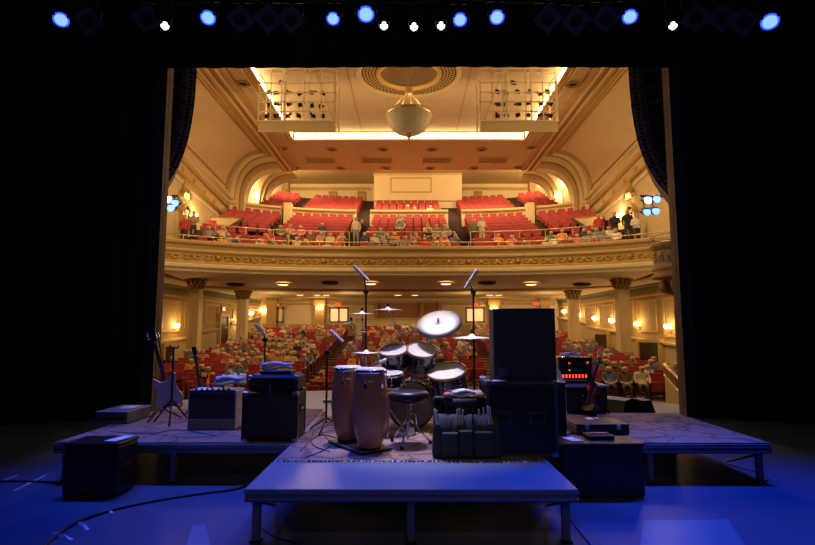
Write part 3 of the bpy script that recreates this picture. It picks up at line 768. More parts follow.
side_door(8, 1, 597, 611, 334, 350); side_door(9, 1, 641, 664, 342, 362); side_door(12, -1, 160, 170, 346, 375)
side_door(10, -1, 179, 186, 212, 241, True); side_door(11, 1, 631, 638, 212, 241, True)
p = wallpt(222, 309, -1); exit_sign((p.x + .12, p.y, p.z), PI / 2, 'glowing yellow exit sign above the dark side door on the left wall', 'exit_green', 1)
for s, word, px in ((-1, 'left', 182.5), (1, 'right', 632.5)):
    p = wallpt(px, 198, s); t = thing('door_ornament', 'carved gilt crest with a glowing sign above the arched %s balcony door' % word, 'door ornament', (p.x - s * .12, p.y, p.z))
    g = MB('gold_dark')
    for i in range(9):
        a = PI * i / 8; g.tube([(0, .25 * math.cos(a), .05 + .2 * math.sin(a)), (-s * .1, .5 * math.cos(a), .1 + .42 * math.sin(a)), (-s * .04, .62 * math.cos(a), .02 + .5 * math.sin(a))], [.09, .1, .04], 'gold_dark' if i % 2 else 'gold', 5)
    g.lathe([(0, .5), (.08, .42), (.14, .25), (.1, .1), (.2, 0)], 'gold', 10, (0, 0, .45)); g.build('crest', t)
    g = MB('exit_green'); g.box((-s * .12, 0, .1), (.12, .42, .26)); g.build('sign_panel', t)
# ---- box balconies
for s, word in ((-1, 'left'), (1, 'right')):
    p = atY(676 if s > 0 else 128, 262, 17.); t = thing('box_balcony', 'ornate gilded box balcony projecting from the %s wall beside the curtain' % word, 'balcony', (p.x + s * .25, 17, .38)); NEARX[s] = p.x + s * 1.2
    g = MB('gold')
    pr = [(.12, 2.35), (.30, 2.5), (.45, 2.62), (.62, 2.72), (.72, 2.8), (1.02, 2.86), (1.02, 2.94), (.92, 3.0), (.92, 3.06), (.98, 3.12), (.98, 3.2), (.86, 3.26), (.86, 3.72), (.96, 3.78), (1.02, 3.86), (1.02, 3.94), (.9, 3.98), (.8, 3.9), (.8, 3.1)]
    g.lathe(pr, 'ochre', 16, smooth=False, sx=.95); g.build('shell', t)
    g = MB('cream_light')
    for i in range(16):
        a = 2 * PI * (i + .5) / 16; c = Vector((.87 * math.cos(a) * .95, .87 * math.sin(a), 3.49)); u = Vector((-math.sin(a), math.cos(a), 0)); nn = Vector((math.cos(a), math.sin(a), 0))
        g.tube([c + u * (.1 * math.cos(q * .8) * (.3 + q * .09)) + Vector((0, 0, .16 * math.sin(q * .8) * (.3 + q * .09))) + nn * .02 for q in range(11)], .025, 'cream', 4)
    g.build('relief', t)
    g = MB('gold_dark')
    for i in range(10):
        a = 2 * PI * i / 10; g.tube([(.7 * math.cos(a), .7 * math.sin(a), 2.78), (.62 * math.cos(a), .62 * math.sin(a), 2.5), (.35 * math.cos(a), .35 * math.sin(a), 2.42), (.2 * math.cos(a), .2 * math.sin(a), 2.2)], [.1, .13, .1, .04], 'gold_dark', 6)
    g.build('bracket', t)
    g = MB('rail'); g.tube([(.93 * math.cos(2 * PI * i / 24), .93 * math.sin(2 * PI * i / 24), 4.2) for i in range(25)], .025, 'rail', 5)
    for i in range(8): a = 2 * PI * i / 8; g.cyl((.93 * math.cos(a), .93 * math.sin(a), 3.9), (.93 * math.cos(a), .93 * math.sin(a), 4.2), .02, 'rail', n=6)
    g.build('rail', t)
    g = MB('cream'); g.box((p.x + s * 1.45, 17, 4.0), (.5, 2.4, 12), 'cream'); struct(g, 'wall_%s_box' % side if False else 'wall_%s_near' % word)
# ---- rails
def railing(Yr, xa, xb, h, label, zoff=0, mid=True, step=1.25):
    z = zb(Yr) + zoff; n = max(4, int((xb - xa) / step)); xs = xs_between(xa, xb, n); P = [f[0] for f in arc(Yr, z, xs=xs)]; o = P[0].copy()
    t = thing('railing', label, 'railing', o, group='balcony railings'); g = MB('rail')
    top = [p - o + Vector((0, 0, h)) for p in P]; g.tube(top, .032, 'rail', 6)
    if mid: g.tube([p - o + Vector((0, 0, h * .55)) for p in P], .022, 'rail', 5)
    g.build('rail', t)
    for q in P:
        g = MB('rail'); g.cyl(q - o, q - o + Vector((0, 0, h)), .028, 'rail', n=6); g.build('post', t)
railing(31.25, -10.6, -3.5, 1.05, 'pipe railing between the lower seat rows of the left balcony block'); railing(31.25, -2.5, 2.7, 1.05, 'pipe railing between the lower seat rows of the centre balcony block')
railing(31.25, 3.6, 10.6, 1.05, 'pipe railing between the lower seat rows of the right balcony block')
t = thing('railing', 'long thin brass guard rail along the top of the balcony front', 'railing', (0, 28, 5.95), group='balcony railings'); g = MB('brass')
P = [f[0] - Vector((0, 28, 5.95)) for f in arc(28., 6.17)]; g.tube(P, .03, 'brass', 5); g.build('rail', t)
for p_ in P[::3]: g = MB('brass'); g.cyl(p_ - Vector((0, 0, .24)), p_, .02, n=6); g.build('post', t)
# stair rail at far right of the main floor
a = atY(664, 364, 17.5); b = atY(686, 386, 14.2); t = thing('stair_balustrade', 'gilded sloping balustrade beside the stair down from the stage at far right', 'balustrade', a)
g = MB('gold'); d = b - a; g.tube([Vector((0, 0, 0)), d], .05, 'brass', 6); g.tube([Vector((0, 0, -.35)), d - Vector((0, 0, .35))], .04, 'brass', 6); g.build('handrail', t)
for i in range(12):
    g = MB('brass'); q = d * (i / 11); g.cyl(q - Vector((0, 0, .35)), q, .03, 'brass', n=6); g.build('baluster', t)
g = MB('dado'); g.add([a + Vector((0, 0, -.38)), b + Vector((0, 0, -.38)), (b.x, b.y, -1.2), (a.x, a.y, -1.2), a + Vector((.25, 0, -.38)), b + Vector((.25, 0, -.38)), (b.x + .25, b.y, -1.2), (a.x + .25, a.y, -1.2)], [(0, 1, 2, 3), (4, 7, 6, 5), (0, 4, 5, 1), (3, 7, 4, 0), (1, 5, 6, 2)], 'dado')
struct(g, 'wall_stair_ramp')
# ---------------------------------------------------------------- seats and audience
def seat_mesh():
    g = MB('seat_red', 'seat_frame')
    g.box((0, .20, .70), (.47, .09, .56), 'seat_red', rx=-.16, bev=.05)
    g.box((0, .05, .47), (.46, .12, .40), 'seat_red', rx=-.1, bev=.05)
    g.box((0, .26, .68), (.44, .03, .5), 'seat_frame', rx=-.16)
    for s in (-1, 1):
        g.box((s * .25, .08, .32), (.035, .34, .62), 'seat_frame'); g.box((s * .25, .03, .64), (.05, .34, .035), 'seat_frame', bev=.01)
    return g
blocks = []   # (name of block, level, x range, rows)
S = []
def rowseats(lab, xa, xb, Yr, level):
    n = int((xb - xa) / .56); 
    for i in range(n):
        x = (xa + xb) / 2 + (i - (n - 1) / 2) * .56
        if level == 'b': y = Yr - off(x); z = zb(Yr - .01 if False else rows[[j for j in range(len(rows)) if rows[j] <= Yr][-1]] + .4)
        else: y = Yr - .35 * off(x); z = zm(max(y, 10)) + .02; z = zm([v for v in ys if v <= max(y, 10.1)][-1])
        e = .05; k = 1 if level == 'b' else .35
        S.append(dict(lab=lab, p=Vector((x, y, z)), rz=math.atan(k * (-off(x + e) + off(x - e)) / (2 * e)) , lv=level, Yr=Yr))
for r_ in range(3):
    Yr = rows[r_] + .45
    for lab, a, b in (('the front rows of the balcony', -11.1, -3.3), ('the front rows of the balcony', -2.8, 2.9), ('the front rows of the balcony', 3.4, 11.1)): rowseats(lab, a, b, Yr, 'b')
for r_ in range(4, 11):
    Yr = rows[r_] + .45
    for lab, a, b in (('lower centre balcony block', -2.7, 2.7), ('lower left balcony block', -8.0, -3.65), ('lower right balcony block', 3.65, 8.0), ('lower far-left balcony block', -11.5, -8.6), ('lower far-right balcony block', 8.6, 11.5)): rowseats('the ' + lab, a, b, Yr, 'b')
for r_ in range(12, 20):
    Yr = rows[r_] + .45
    if r_ < 18: rowseats('the upper centre balcony block before the booth', -2.75, 2.5, Yr, 'b')
    for lab, a, b in (('upper left balcony block', -8.0, -3.65), ('upper right balcony block', 3.65, 8.0), ('upper far-left balcony block', -10.8, -8.6), ('upper far-right balcony block', 8.6, 10.8)): rowseats('the ' + lab, a, b, Yr, 'b')
Yr = 17.2
while Yr < 40.2:
    for lab, a, b in (('the left block of the main floor', -10.9, -4.3), ('the centre block of the main floor', -3.4, 3.4), ('the right block of the main floor', 4.3, 10.9)): rowseats(lab, a, b, Yr, 'm')
    Yr += .95
OCC = [(187, 383, 243, 440), (242, 372, 307, 445), (491, 308, 558, 460), (355, 366, 500, 470), (333, 364, 390, 465), (555, 385, 650, 450), (150, 370, 187, 430)]
def seen(p, h=.8):
    px, py = proj(p + Vector((0, 0, h)))
    if px < 157 or px > 690 or py > 395: return False
    return not any(a < px < c and b < py < d for a, b, c, d in OCC)
S = [s_ for s_ in S if seen(s_['p'])]
CB = [(o.location.x, o.location.y) for o in COL.objects if o.name.startswith('column')]
S = [s_ for s_ in S if not (s_['lv'] == 'm' and any(abs(s_['p'].x - a) < .65 and abs(s_['p'].y - b - .2) < .75 for a, b in CB))]
S = [s_ for s_ in S if not (s_['lv'] == 'b' and abs(s_['p'].x) > 8.7 and 30.6 < s_['p'].y < 32.0)]
S = [s_ for s_ in S if not (s_['lv'] == 'm' and proj(s_['p'] + Vector((0, 0, .8)))[0] > 560 and s_['p'].y < 20.5)]
random.shuffle(S); S.sort(key=lambda s_: s_['p'].y)
sm = seat_mesh(); me = None; rest = MB('seat_red', 'seat_frame')
for i, s_ in enumerate(S):
    if i < 300:
        if me is None: o = sm.build('theatre_seat'); me = o.data
        else: o = bpy.data.objects.new('theatre_seat', me); COL.objects.link(o)
        o.location = s_['p']; o.rotation_euler = (0, 0, s_['rz'])
        o['label'] = 'red upholstered tip-up theatre seat in ' + s_['lab']; o['category'] = 'theatre seat'; o['group'] = 'red seats in ' + s_['lab']
    else:
        rest.T = Matrix.Translation(s_['p']) @ Matrix.Rotation(s_['rz'], 4, 'Z'); rest.add(sm.v, sm.f, None)
        n = len(sm.f); rest.mi[-n:] = sm.mi
rest.T = Matrix.Identity(4)
o = rest.build('theatre_seats', kind='stuff', label='rows of red tip-up theatre seats climbing the balcony and rear main floor', category='theatre seats')
# ---- people
def figure(edges, verts, rad, name, mats, paint):
    me = bpy.data.meshes.new(name); me.from_pydata(verts, edges, []); o = bpy.data.objects.new(name, me); COL.objects.link(o)
    o.modifiers.new('s', 'SKIN'); 
    for i, r_ in enumerate(rad): me.skin_vertices[0].data[i].radius = (r_, r_) if not isinstance(r_, tuple) else r_
    me.skin_vertices[0].data[0].use_root = True
    sb = o.modifiers.new('d', 'SUBSURF'); sb.levels = 2; sb.render_levels = 2
    dg = bpy.context.evaluated_depsgraph_get(); ev = o.evaluated_get(dg); m2 = bpy.data.meshes.new_from_object(ev)
    bpy.data.objects.remove(o); m2.name = name; m2.materials.clear()
    for k in mats: m2.materials.append(M[k])
    for p in m2.polygons: p.material_index = paint(p.center); p.use_smooth = True
    return m2
def seated(arm, lean=0.):
    V = [(0, 0, .50), (0, .05, .72), (0, .07, .92), (0, .06, 1.02), (0, .04, 1.09), (0, .02, 1.18), (0, .02, 1.245)]
    Rr = [(.18, .13), (.18, .13), (.20, .12), (.06, .065), (.095, .105), (.125, .14), (.095, .11)]
    E = [(i, i + 1) for i in range(6)]
    for s in (-1, 1):
        b = len(V); V += [(s * .11, -.2, .54), (s * .13, -.42, .52), (s * .13, -.42, .28), (s * .13, -.44, .06), (s * .13, -.54, .04)]; Rr += [.085, .07, .055, .045, .045]
        E += [(0, b), (b, b + 1), (b + 1, b + 2), (b + 2, b + 3), (b + 3, b + 4)]
        b = len(V)
        if arm == 0: pts = [(s * .2, .06, .97), (s * .25, -.0, .76), (s * .16, -.22, .64), (s * .08, -.30, .64)]
        elif arm == 1: pts = [(s * .2, .06, .97), (s * .27, -.04, .78), (s * .24, -.25, .66), (s * .2, -.36, .63)]
        else: pts = [(s * .2, .06, .97), (s * .26, -.06, .80), (s * .12, -.2, .95 if s > 0 else .66), (s * .05, -.16, 1.10 if s > 0 else .64)]
        V += pts; Rr += [.065, .052, .042, .038]; E += [(2, b), (b, b + 1), (b + 1, b + 2), (b + 2, b + 3)]
    if lean: V = [(x + (z - .5) * lean if z > .55 else x, y, z) for x, y, z in V]
    return V, E, Rr
def paint_seated(c):
    if c.z > 1.13 and (c.z > 1.24 or c.y > .03): return 2
    if c.z > 1.03: return 1
    if c.y < -.17 and c.z > .6 and abs(c.x) < .3: return 1
    if c.z < .60 or (c.y < -.12 and c.z < .62): return 3
    return 0
SM = {}
for a in range(3):
    for ih, hair in enumerate(('hair_dark', 'hair_grey', 'hair_brown')):
        if ih == 0: V, E, Rr = seated(a, (-.06, .05, .08)[a]); base = figure(E, V, Rr, 'seated_person', ['shirt_white', 'skin', hair, 'trousers'], paint_seated)
        m2 = base if ih == 0 else base.copy()
        m2.materials[2] = M[hair]; SM[(a, ih)] = m2
COLS = ['white', 'cream', 'grey', 'grey', 'black', 'blue', 'green', 'orange', 'pink', 'tan', 'cream', 'brown', 'red', 'navy', 'tan', 'green', 'brown']
def occ(s_):
    px, py = proj(s_['p'] + Vector((0, 0, 1.1))); Y = s_['p'].y
    if s_['lv'] == 'm':
        if px < 345: return .62 if 24 < Y < 39 else .30
        if px < 500: return .42
        return .42 if Y < 27 else .25
    r_ = s_['Yr']
    if r_ < 31:
        return .62 if px < 350 else .7 if px < 455 else .25 if px < 580 else .7
    if 35.5 > r_ > 31 and 368 < px < 402: return .5
    if 33.6 > r_ > 31 and 424 < px < 450: return .75
    if 32.8 > r_ > 31 and 280 < px < 308: return .65
    if 32.8 > r_ > 31 and 490 < px < 510: return .3
    if 38 < r_ < 39.5 and 400 < px < 442: return .7
    if r_ < 33 and 308 < px < 345: return .12
    return .0
cand = []
cw = {}
for s_ in S:
    if random.random() < occ(s_): cand.append(s_)
bal = [c for c in cand if c['lv'] == 'b']; mn = [c for c in cand if c['lv'] == 'm']; random.shuffle(mn)
cand = bal + mn[:max(0, 296 - len(bal))]
for s_ in cand:
    col = random.choice(COLS); ih = random.choice((0, 1, 1, 2)); a = random.choice((0, 0, 1, 2))
    o = bpy.data.objects.new('seated_person', SM[(a, ih)]); COL.objects.link(o); o.location = s_['p'] + Vector((0, -.03, 0)); o.rotation_euler = (0, 0, s_['rz'] + random.uniform(-.3, .3))
    o.scale = [random.uniform(.94, 1.06)] * 3
    o.material_slots[0].link = 'OBJECT'; o.material_slots[0].material = M['shirt_' + col]
    hair = ('dark', 'grey', 'brown')[ih]
    o['label'] = '%s-haired person in a %s top seated in %s' % (hair, col, s_['lab'].replace(' before the booth', '')); o['category'] = 'person'; o['group'] = 'audience in %s tops with %s hair in %s' % (col, hair, s_['lab'])
print('SEATS', len(S), 'PEOPLE', len(cand), 'BAL', len(bal))
def standing(name, loc, rz, top, legs, hair, label, arm=0, sc=1.):
    V = [(0, 0, .92), (0, .0, 1.12), (0, .01, 1.34), (0, .01, 1.47), (0, -.01, 1.56), (0, -.02, 1.66), (0, -.02, 1.73)]
    Rr = [(.17, .12), (.16, .115), (.20, .11), (.065, .065), (.09, .10), (.115, .13), (.085, .10)]
    E = [(i, i + 1) for i in range(6)]
    for s in (-1, 1):
        b = len(V); V += [(s * .09, 0, .82), (s * .11, -.01, .48), (s * .12, .02, .09), (s * .13, -.11, .04)]; Rr += [.10, .068, .045, .045]; E += [(0, b), (b, b + 1), (b + 1, b + 2), (b + 2, b + 3)]
        b = len(V); pts = [(s * .2, .01, 1.39), (s * .26, .03, 1.13), (s * .26, -.04, .92), (s * .25, -.06, .82)] if not arm else [(s * .2, .01, 1.39), (s * .27, .02, 1.14), (s * .14, -.2, 1.12), (s * .03, -.24, 1.14)]
        V += pts; Rr += [.065, .05, .04, .038]; E += [(2, b), (b, b + 1), (b + 1, b + 2), (b + 2, b + 3)]
    def paint(c):
        if c.z > 1.62 and (c.z > 1.71 or c.y > 0.0): return 2
        if c.z > 1.5: return 1
        if abs(c.x) > .2 and c.z < .9: return 1
        return 3 if c.z < .95 else 0
    m2 = figure(E, V, Rr, name, [top, 'skin', hair, legs], paint)
    o = bpy.data.objects.new(name, m2); COL.objects.link(o); o.location = loc; o.rotation_euler = (0, 0, rz); o.scale = (sc,) * 3; o['label'] = label; o['category'] = 'person'
def balc(px, Yr):
    x = atY(px, 235, Yr).x
    for _ in range(8): x = atY(px, 235, Yr - off(x)).x
    return Vector((x, Yr - off(x), zb(rows[[j for j in range(len(rows)) if rows[j] <= Yr][-1]] + .4)))
for px, Yr, top, legs, hair, lab, arm in ((184, 30.4, 'shirt_red', 'trousers', 'hair_dark', 'person standing in a red top by the arched left balcony door', 0),
    (193, 31.0, 'shirt_tan', 'trousers', 'hair_brown', 'person standing in a tan top beside the red-topped person at left', 1),
    (356, 31.6, 'shirt_cream', 'shirt_grey', 'hair_brown', 'person standing in pale clothes in the aisle left of the centre balcony block', 0),
    (362, 32.3, 'shirt_black', 'trousers', 'hair_dark', 'person standing in dark clothes in the aisle left of the centre balcony block', 1),
    (482, 31.6, 'shirt_cream', 'shirt_cream', 'hair_grey', 'person standing in cream clothes in the aisle right of the centre balcony block', 1),
    (474, 32.2, 'shirt_green', 'trousers', 'hair_brown', 'person standing in a green top in the aisle right of the centre balcony block', 0),
    (599, 31.0, 'shirt_red', 'trousers', 'hair_brown', 'person standing in a red top, first of the group at the right balcony end', 0),
    (604, 31.5, 'shirt_black', 'trousers', 'hair_dark', 'person standing in black between the red top and the jacket at the right balcony end', 1),
    (615, 31.0, 'shirt_black', 'trousers', 'hair_grey', 'grey-haired person standing in a dark jacket in the middle of the right balcony group', 1),
    (628, 30.8, 'shirt_black', 'trousers', 'hair_dark', 'person standing in black behind the white-shirted person at the right balcony end', 0),
    (637, 30.2, 'shirt_white', 'trousers', 'hair_brown', 'person standing in a white shirt and black trousers before the arched right balcony door', 1)):
    standing('standing_person', balc(px, Yr), random.uniform(-.5, .5), top, legs, hair, lab, arm)
# ---------------------------------------------------------------- stage masking: curtains, header, returns
DZ = .41
def G(px, py, z=DZ): return atz(px, py, z)
for s, word, xe in ((-1, 'left', -5.07), (1, 'right', 5.42)):
    g = MB('velvet'); n = 260; W = 5.2; vs = []
    for i in range(n + 1):
        u = i / n; x = xe + s * (-.0 + W * u); ph = u * W * 2 * PI / .34
        y = 10.33 + .085 * math.sin(ph) + .05 * math.sin(ph * .37 + 1); 
        for z in (.02, 2.2, 4.6, 9.2): vs.append((x + .02 * math.sin(ph * .5 + z), y + .012 * math.sin(ph * 1.3 + z * 2), z))
    g.add(vs, [(4 * i + j, 4 * i + 4 + j, 4 * i + 5 + j, 4 * i + 1 + j) for i in range(n) for j in range(3)], 'velvet', True)
    g.add([(xe - s * .02, 10.53, .02), (xe + s * W, 10.53, .02), (xe + s * W, 10.53, 9.2), (xe - s * .02, 10.53, 9.2)], [(0, 1, 2, 3)], 'velvet')
    single(g, 'stage_curtain', 'tall black pleated stage curtain at the %s side of the stage opening' % word, 'curtain')
    g = MB('return_wood'); x0 = xe - s * .26
    g.box(((x0 + xe) / 2, 10.45, 3.7), (.27, .16, 7.4), 'return_wood'); g.box((x0 + s * .02, 10.33, 3.7), (.04, .12, 7.4), 'return_wood')
    struct(g, 'trim_proscenium_' + word)
VZ = atY(411, 67.5, 9.95).z
g = MB('velvet'); vs = []
n = 300
for i in range(n + 1):
    x = -9.8 + 19.6 * i / n; y = 9.95 + .014 * math.sin(i * .9)
    zb_ = VZ + .008 * math.sin(i * .05)
    for z in (zb_, 9.6): vs.append((x, y, z))
g.add(vs, [(2 * i, 2 * i + 2, 2 * i + 3, 2 * i + 1) for i in range(n)], 'velvet', True)
single(g, 'stage_valance', 'long black border cloth hanging across the top of the stage opening', 'curtain')
g = MB('black_matte')
for s in (-1, 1): g.add([(s * 5.35, 10.7, 0), (s * 14, 10.7, 0), (s * 14, 10.7, 14), (s * 5.35, 10.7, 14)], [(0, 1, 2, 3)])
g.add([(-14, 10.7, 7.4), (14, 10.7, 7.4), (14, 10.7, 14), (-14, 10.7, 14)], [(0, 1, 2, 3)])
struct(g, 'wall_proscenium')
# ---------------------------------------------------------------- overhead pipe and fixtures
PY = 6.6
t = thing('lighting_batten', 'black pipe batten across the top of the stage carrying the lamps', 'lighting pipe', (0, PY + .15, 6.05)); g = MB('black_metal')
g.cyl((-7, 0, 0), (7, 0, 0), .03, n=10); g.build('pipe', t); g = MB('cable'); g.tube([(-7 + i * .5, .03, -.05 - .03 * (i % 3)) for i in range(29)], .012); g.build('cable', t)
def par(px, py, lens, rad, label, on=True, aim=(0, 3.2, .6), L=.34, rr=None):
    p = atY(px, py, PY); t = thing('stage_light', label, 'stage light', p, group='stage lamps on the overhead pipe')
    aimv = (Vector(aim) - p).normalized(); q = aimv.to_track_quat('-Z', 'Y').to_matrix().to_4x4()
    g = MB('black_metal'); g.T = q; g.lathe([(rad * 1.12, 0), (rad * 1.15, .02), (rad * 1.12, L * .6), (rad * .7, L * .95), (0, L)], 'black_metal', 20); g.lathe([(rad * 1.12, 0), (rad * 1.3, -.01), (rad * 1.3, .0), (rad * 1.12, .03)], 'black_metal', 20); can = g.build('can', t)
    g = MB(lens); g.T = q; g.lathe([(rad * 1.06, .01), (rad * .84, .004)], 'lens_rim' if lens == 'blue_lamp' else lens, 20); g.lathe([(rad * .84, .004), (rad * .5, .0), (0, -.004)], lens, 20); g.build('lens', t)
    g = MB('black_metal'); g.tube([(-rad * 1.3, 0, .0), (-rad * 1.3, .12, .30), (rad * 1.3, .12, .30), (rad * 1.3, 0, 0)], .012, n=5); g.cyl((0, .13, .28), (0, .14, .46), .02, n=8); g.build('yoke', t)
    g = MB('black_metal'); g.T = q
    for a in range(4):
        an = a * PI / 2 + PI / 4; g.box((rad * 1.2 * math.cos(an), rad * 1.2 * math.sin(an), -.02), (.03, .03, .05))
    g.build('gel_clip', can)
    return t
names = {61: 'blue lamp, leftmost of the lit row', 208: 'blue lamp above the left curtain edge', 333: 'blue lamp beside the larger blue one, left of centre', 366: 'brightest rounder blue lamp just left of centre', 460: 'blue lamp right of the small white trio', 497: 'blue lamp turned sideways, right of centre', 630: 'blue lamp above the right speaker array', 770: 'blue lamp, rightmost of the lit row'}
for px, py, ry in ((61, 20, .09), (208, 18, .09), (333, 19, .08), (366, 14.5, .10), (460, 20, .085), (497, 17.5, .09), (630, 17, .09), (770, 22, .10)):
    par(px, py, 'blue_lamp', ry, 'lit ' + names[px], aim=((px - 409) / 540 * 3.5, 2.6, .3))
nw = {165: 'small white lamp beside the left curtain edge', 384: 'small white lamp under the brightest blue lamp', 414: 'small white lamp at the centre of the pipe', 441: 'small white lamp right of the centre one', 673: 'small white lamp above the right curtain edge'}
for px, py in ((165, 26), (384, 26), (414, 27), (441, 26), (673, 26)):
    par(px, py, 'white_lens', .046, 'lit ' + nw[px], aim=((px - 409) / 540 * 2, 1.5, 1.2), L=.4)
for px, py, lb in ((88, 21, 'next to the leftmost blue lamp'), (146, 19, 'left of the small white lamp at left'), (240, 19, 'first of three left of the centre blue lamps'), (268, 19, 'second of three, reddish, left of centre'), (291, 19, 'third of three, left of centre'),
                   (548, 19, 'first of three right of centre'), (576, 21, 'second of three right of centre'), (606, 18, 'third of three right of centre'), (696, 18, 'first of three at far right'), (722, 18, 'second of three at far right'), (744, 22, 'third of three at far right')):
    p = atY(px, py, PY); t = thing('stage_light', 'unlit lamp with diamond gel frame, ' + lb, 'stage light', p, group='unlit stage lamps on the overhead pipe')
    q = ((Vector((p.x * .4, 2.5, 1)) - p).normalized()).to_track_quat('-Z', 'Y').to_matrix().to_4x4() @ Matrix.Rotation(PI / 4, 4, 'Z')
    g = MB('gel_frame'); g.T = q; N = 24; vs = []
    for i in range(N):
        a = 2 * PI * i / N; d = .135 / max(abs(math.cos(a)), abs(math.sin(a))); vs += [(d * math.cos(a), d * math.sin(a), 0), (.082 * math.cos(a), .082 * math.sin(a), 0)]
    g.add(vs, [(2 * i, (2 * i + 2) % (2 * N), (2 * i + 3) % (2 * N), 2 * i + 1) for i in range(N)]); g.build('gel_frame', t)
    g = MB('black_metal'); g.T = q; g.lathe([(.11, .02), (.11, .2), (.07, .34), (0, .36)], n=16); g.lathe([(.1, .03), (0, .06)], 'black_paint', 16); g.build('can', t)
    g = MB('black_metal'); g.tube([(-.14, 0, 0), (-.14, .12, .3), (.14, .12, .3), (.14, 0, 0)], .012, n=5); g.cyl((0, .13, .28), (0, .14, .46), .02, n=8); g.build('yoke', t)
# ---------------------------------------------------------------- hanging line arrays
for s, word in ((-1, 'left'), (1, 'right')):
    top = atY(195 if s < 0 else 630, 56, 11.6); t = thing('line_array', 'tall black curved line array of stacked speakers hanging beside the %s curtain' % word, 'speaker array', (top.x, 11.6, top.z))
    y_, th = Vector((0, 1, 0)), R(28)
    f = Vector((-s * math.cos(th), math.sin(th), 0)); side = Vector((math.sin(th) * s, math.cos(th), 0)) ; side = Vector((-f.y, f.x, 0))
    p = Vector((0, 0, .75)); ang = 0
    for i in range(12):
        ang = [0, 0, 0, 0, 1, 3, 5, 8, 13, 19, 26, 33][i]; a = R(ang)
        fd = f * math.cos(a) + Vector((0, 0, -math.sin(a))); dn = f * -math.sin(a) + Vector((0, 0, -math.cos(a)))
        hgt = .36; dp = .85
        c0, c1 = p, p + dn * (hgt - .012); b0 = p - fd * dp + dn * .05; b1 = p - fd * dp + dn * (hgt - .06); wd = .55
        g = MB('array_box')
        V = [q + side * sg * wd for sg in (-1, 1) for q in (c0, c1, b1, b0)]
        g.add(V, [(0, 1, 2, 3), (7, 6, 5, 4), (0, 4, 5, 1), (1, 5, 6, 2), (2, 6, 7, 3), (3, 7, 4, 0)], 'array_box')
        for sg in (-1, 1):
            o_ = side * sg * (wd + .006); g.add([c1 + o_ - dn * .035, c1 + o_, b1 + o_, b1 + o_ - dn * .035], [(0, 1, 2, 3)], 'hole')
        for sg in (-1, 1):
            o_ = side * sg * (wd + .012)
            fr = [c0 - fd * .03 + dn * .02 + o_, c1 - fd * .03 - dn * .02 + o_, c1 - fd * .2 - dn * .02 + o_, c0 - fd * .2 + dn * .02 + o_]
            g.add(fr, [(0, 1, 2, 3)], 'array_rail')
            for u in (.25, .5, .75):
                cc = c0 - fd * .11 + dn * (hgt * u) + o_ * 1.01; g.box(cc, (.05, .05, .05), 'black_matte')
            g.add([c0 - fd * .3 + dn * .04 + o_, c1 - fd * .3 - dn * .04 + o_, c1 - fd * .62 - dn * .05 + o_, c0 - fd * .62 + dn * .06 + o_], [(0, 1, 2, 3)], 'case_black')
        g.build('cabinet', t)
        p = p + dn * hgt
    g = MB('black_metal'); g.box((-f.x * 0 + f.x * -.4, f.y * -.4, .66), (.9, .9, .06)); g.cyl((f.x * -.4, f.y * -.4, .6), (f.x * -.4, f.y * -.4, 2.6), .02); g.build('rigging_frame', t)
# blue lamp clusters under the arrays
for s, word, pts in ((-1, 'left', ((168, 199), (171, 208), (175, 203))), (1, 'right', ((648, 200), (657, 199), (647, 212), (656, 211)))):
    t0 = atY(660 if s > 0 else 164, 196, 15.5); t = thing('lamp_bar', 'small cluster of glowing blue lamps on a bar at the balcony end, %s side' % word, 'stage light', t0)
    g = MB('black_metal'); e = atY(640 if s > 0 else 178, 196, 15.5) - t0; g.tube([(0, 0, 0), e], .03); g.cyl((0, 0, 0), (NEARX[s] + s * .01 - t0.x, .6, .1), .04); g.build('bar', t)
    for i, (px, py) in enumerate(pts):
        q = atY(px, py, 15.4) - t0; r_ = .11
        g = MB('black_metal'); g.cyl(q + Vector((0, .02, .01)), q + Vector((0, .3, .1)), r_ * 1.1, r2=r_ * .8); g.cyl(q + Vector((0, .15, .08)), (q.x, .15, .02), .015); g.build('can', t)
        g = MB('blue_lens' if not (i == 0) else 'white_lens'); g.lathe([(r_, 0), (0, .01)], None, 14, q, Euler((PI / 2, 0, 0)).to_matrix()); g.build('lens', t)
        if i < 2: light('POINT', 'array_lamp', t0 + q + Vector((0, -.3, 0)), 20, (.25, .35, 1), .1)
# ---------------------------------------------------------------- risers
def riser(x0, x1, y0, y1, label, bare=0., legs=()):
    t = thing('stage_riser', label, 'stage platform', ((x0 + x1) / 2, (y0 + y1) / 2, 0), group='stage risers'); W, L = x1 - x0, y1 - y0
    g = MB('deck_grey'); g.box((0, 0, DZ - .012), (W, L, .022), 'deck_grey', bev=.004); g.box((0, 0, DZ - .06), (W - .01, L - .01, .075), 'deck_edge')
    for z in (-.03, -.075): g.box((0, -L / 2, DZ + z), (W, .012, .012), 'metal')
    g.build('deck', t)
    for (lx, ly) in legs:
        g = MB('deck_edge'); g.box((lx - (x0 + x1) / 2, ly - (y0 + y1) / 2, (DZ - .09) / 2 + .01), (.055, .055, DZ - .09), 'deck_edge'); g.box((lx - (x0 + x1) / 2, ly - (y0 + y1) / 2, .01), (.08, .08, .02), 'black_metal'); g.build('leg', t)
    for sx in (-1, 1): g = MB('deck_edge'); g.tube([(sx * (W / 2 - .06), -L / 2 + .08, .30), (sx * (W / 2 - .06), -L / 2 + .75, .06)], .014); g.build('brace', t)
    g = MB('black_matte'); n = 40; vs = []
    for i in range(n + 1):
        for z in (.015, DZ - .16): vs.append((-W / 2 + .12 + (W - .24) * i / n, L / 2 - .16 + .02 * math.sin(i * 1.9), z))
    g.add(vs, [(2 * i, 2 * i + 2, 2 * i + 3, 2 * i + 1) for i in range(n)], 'black_matte'); g.build('skirt', t)
    return t
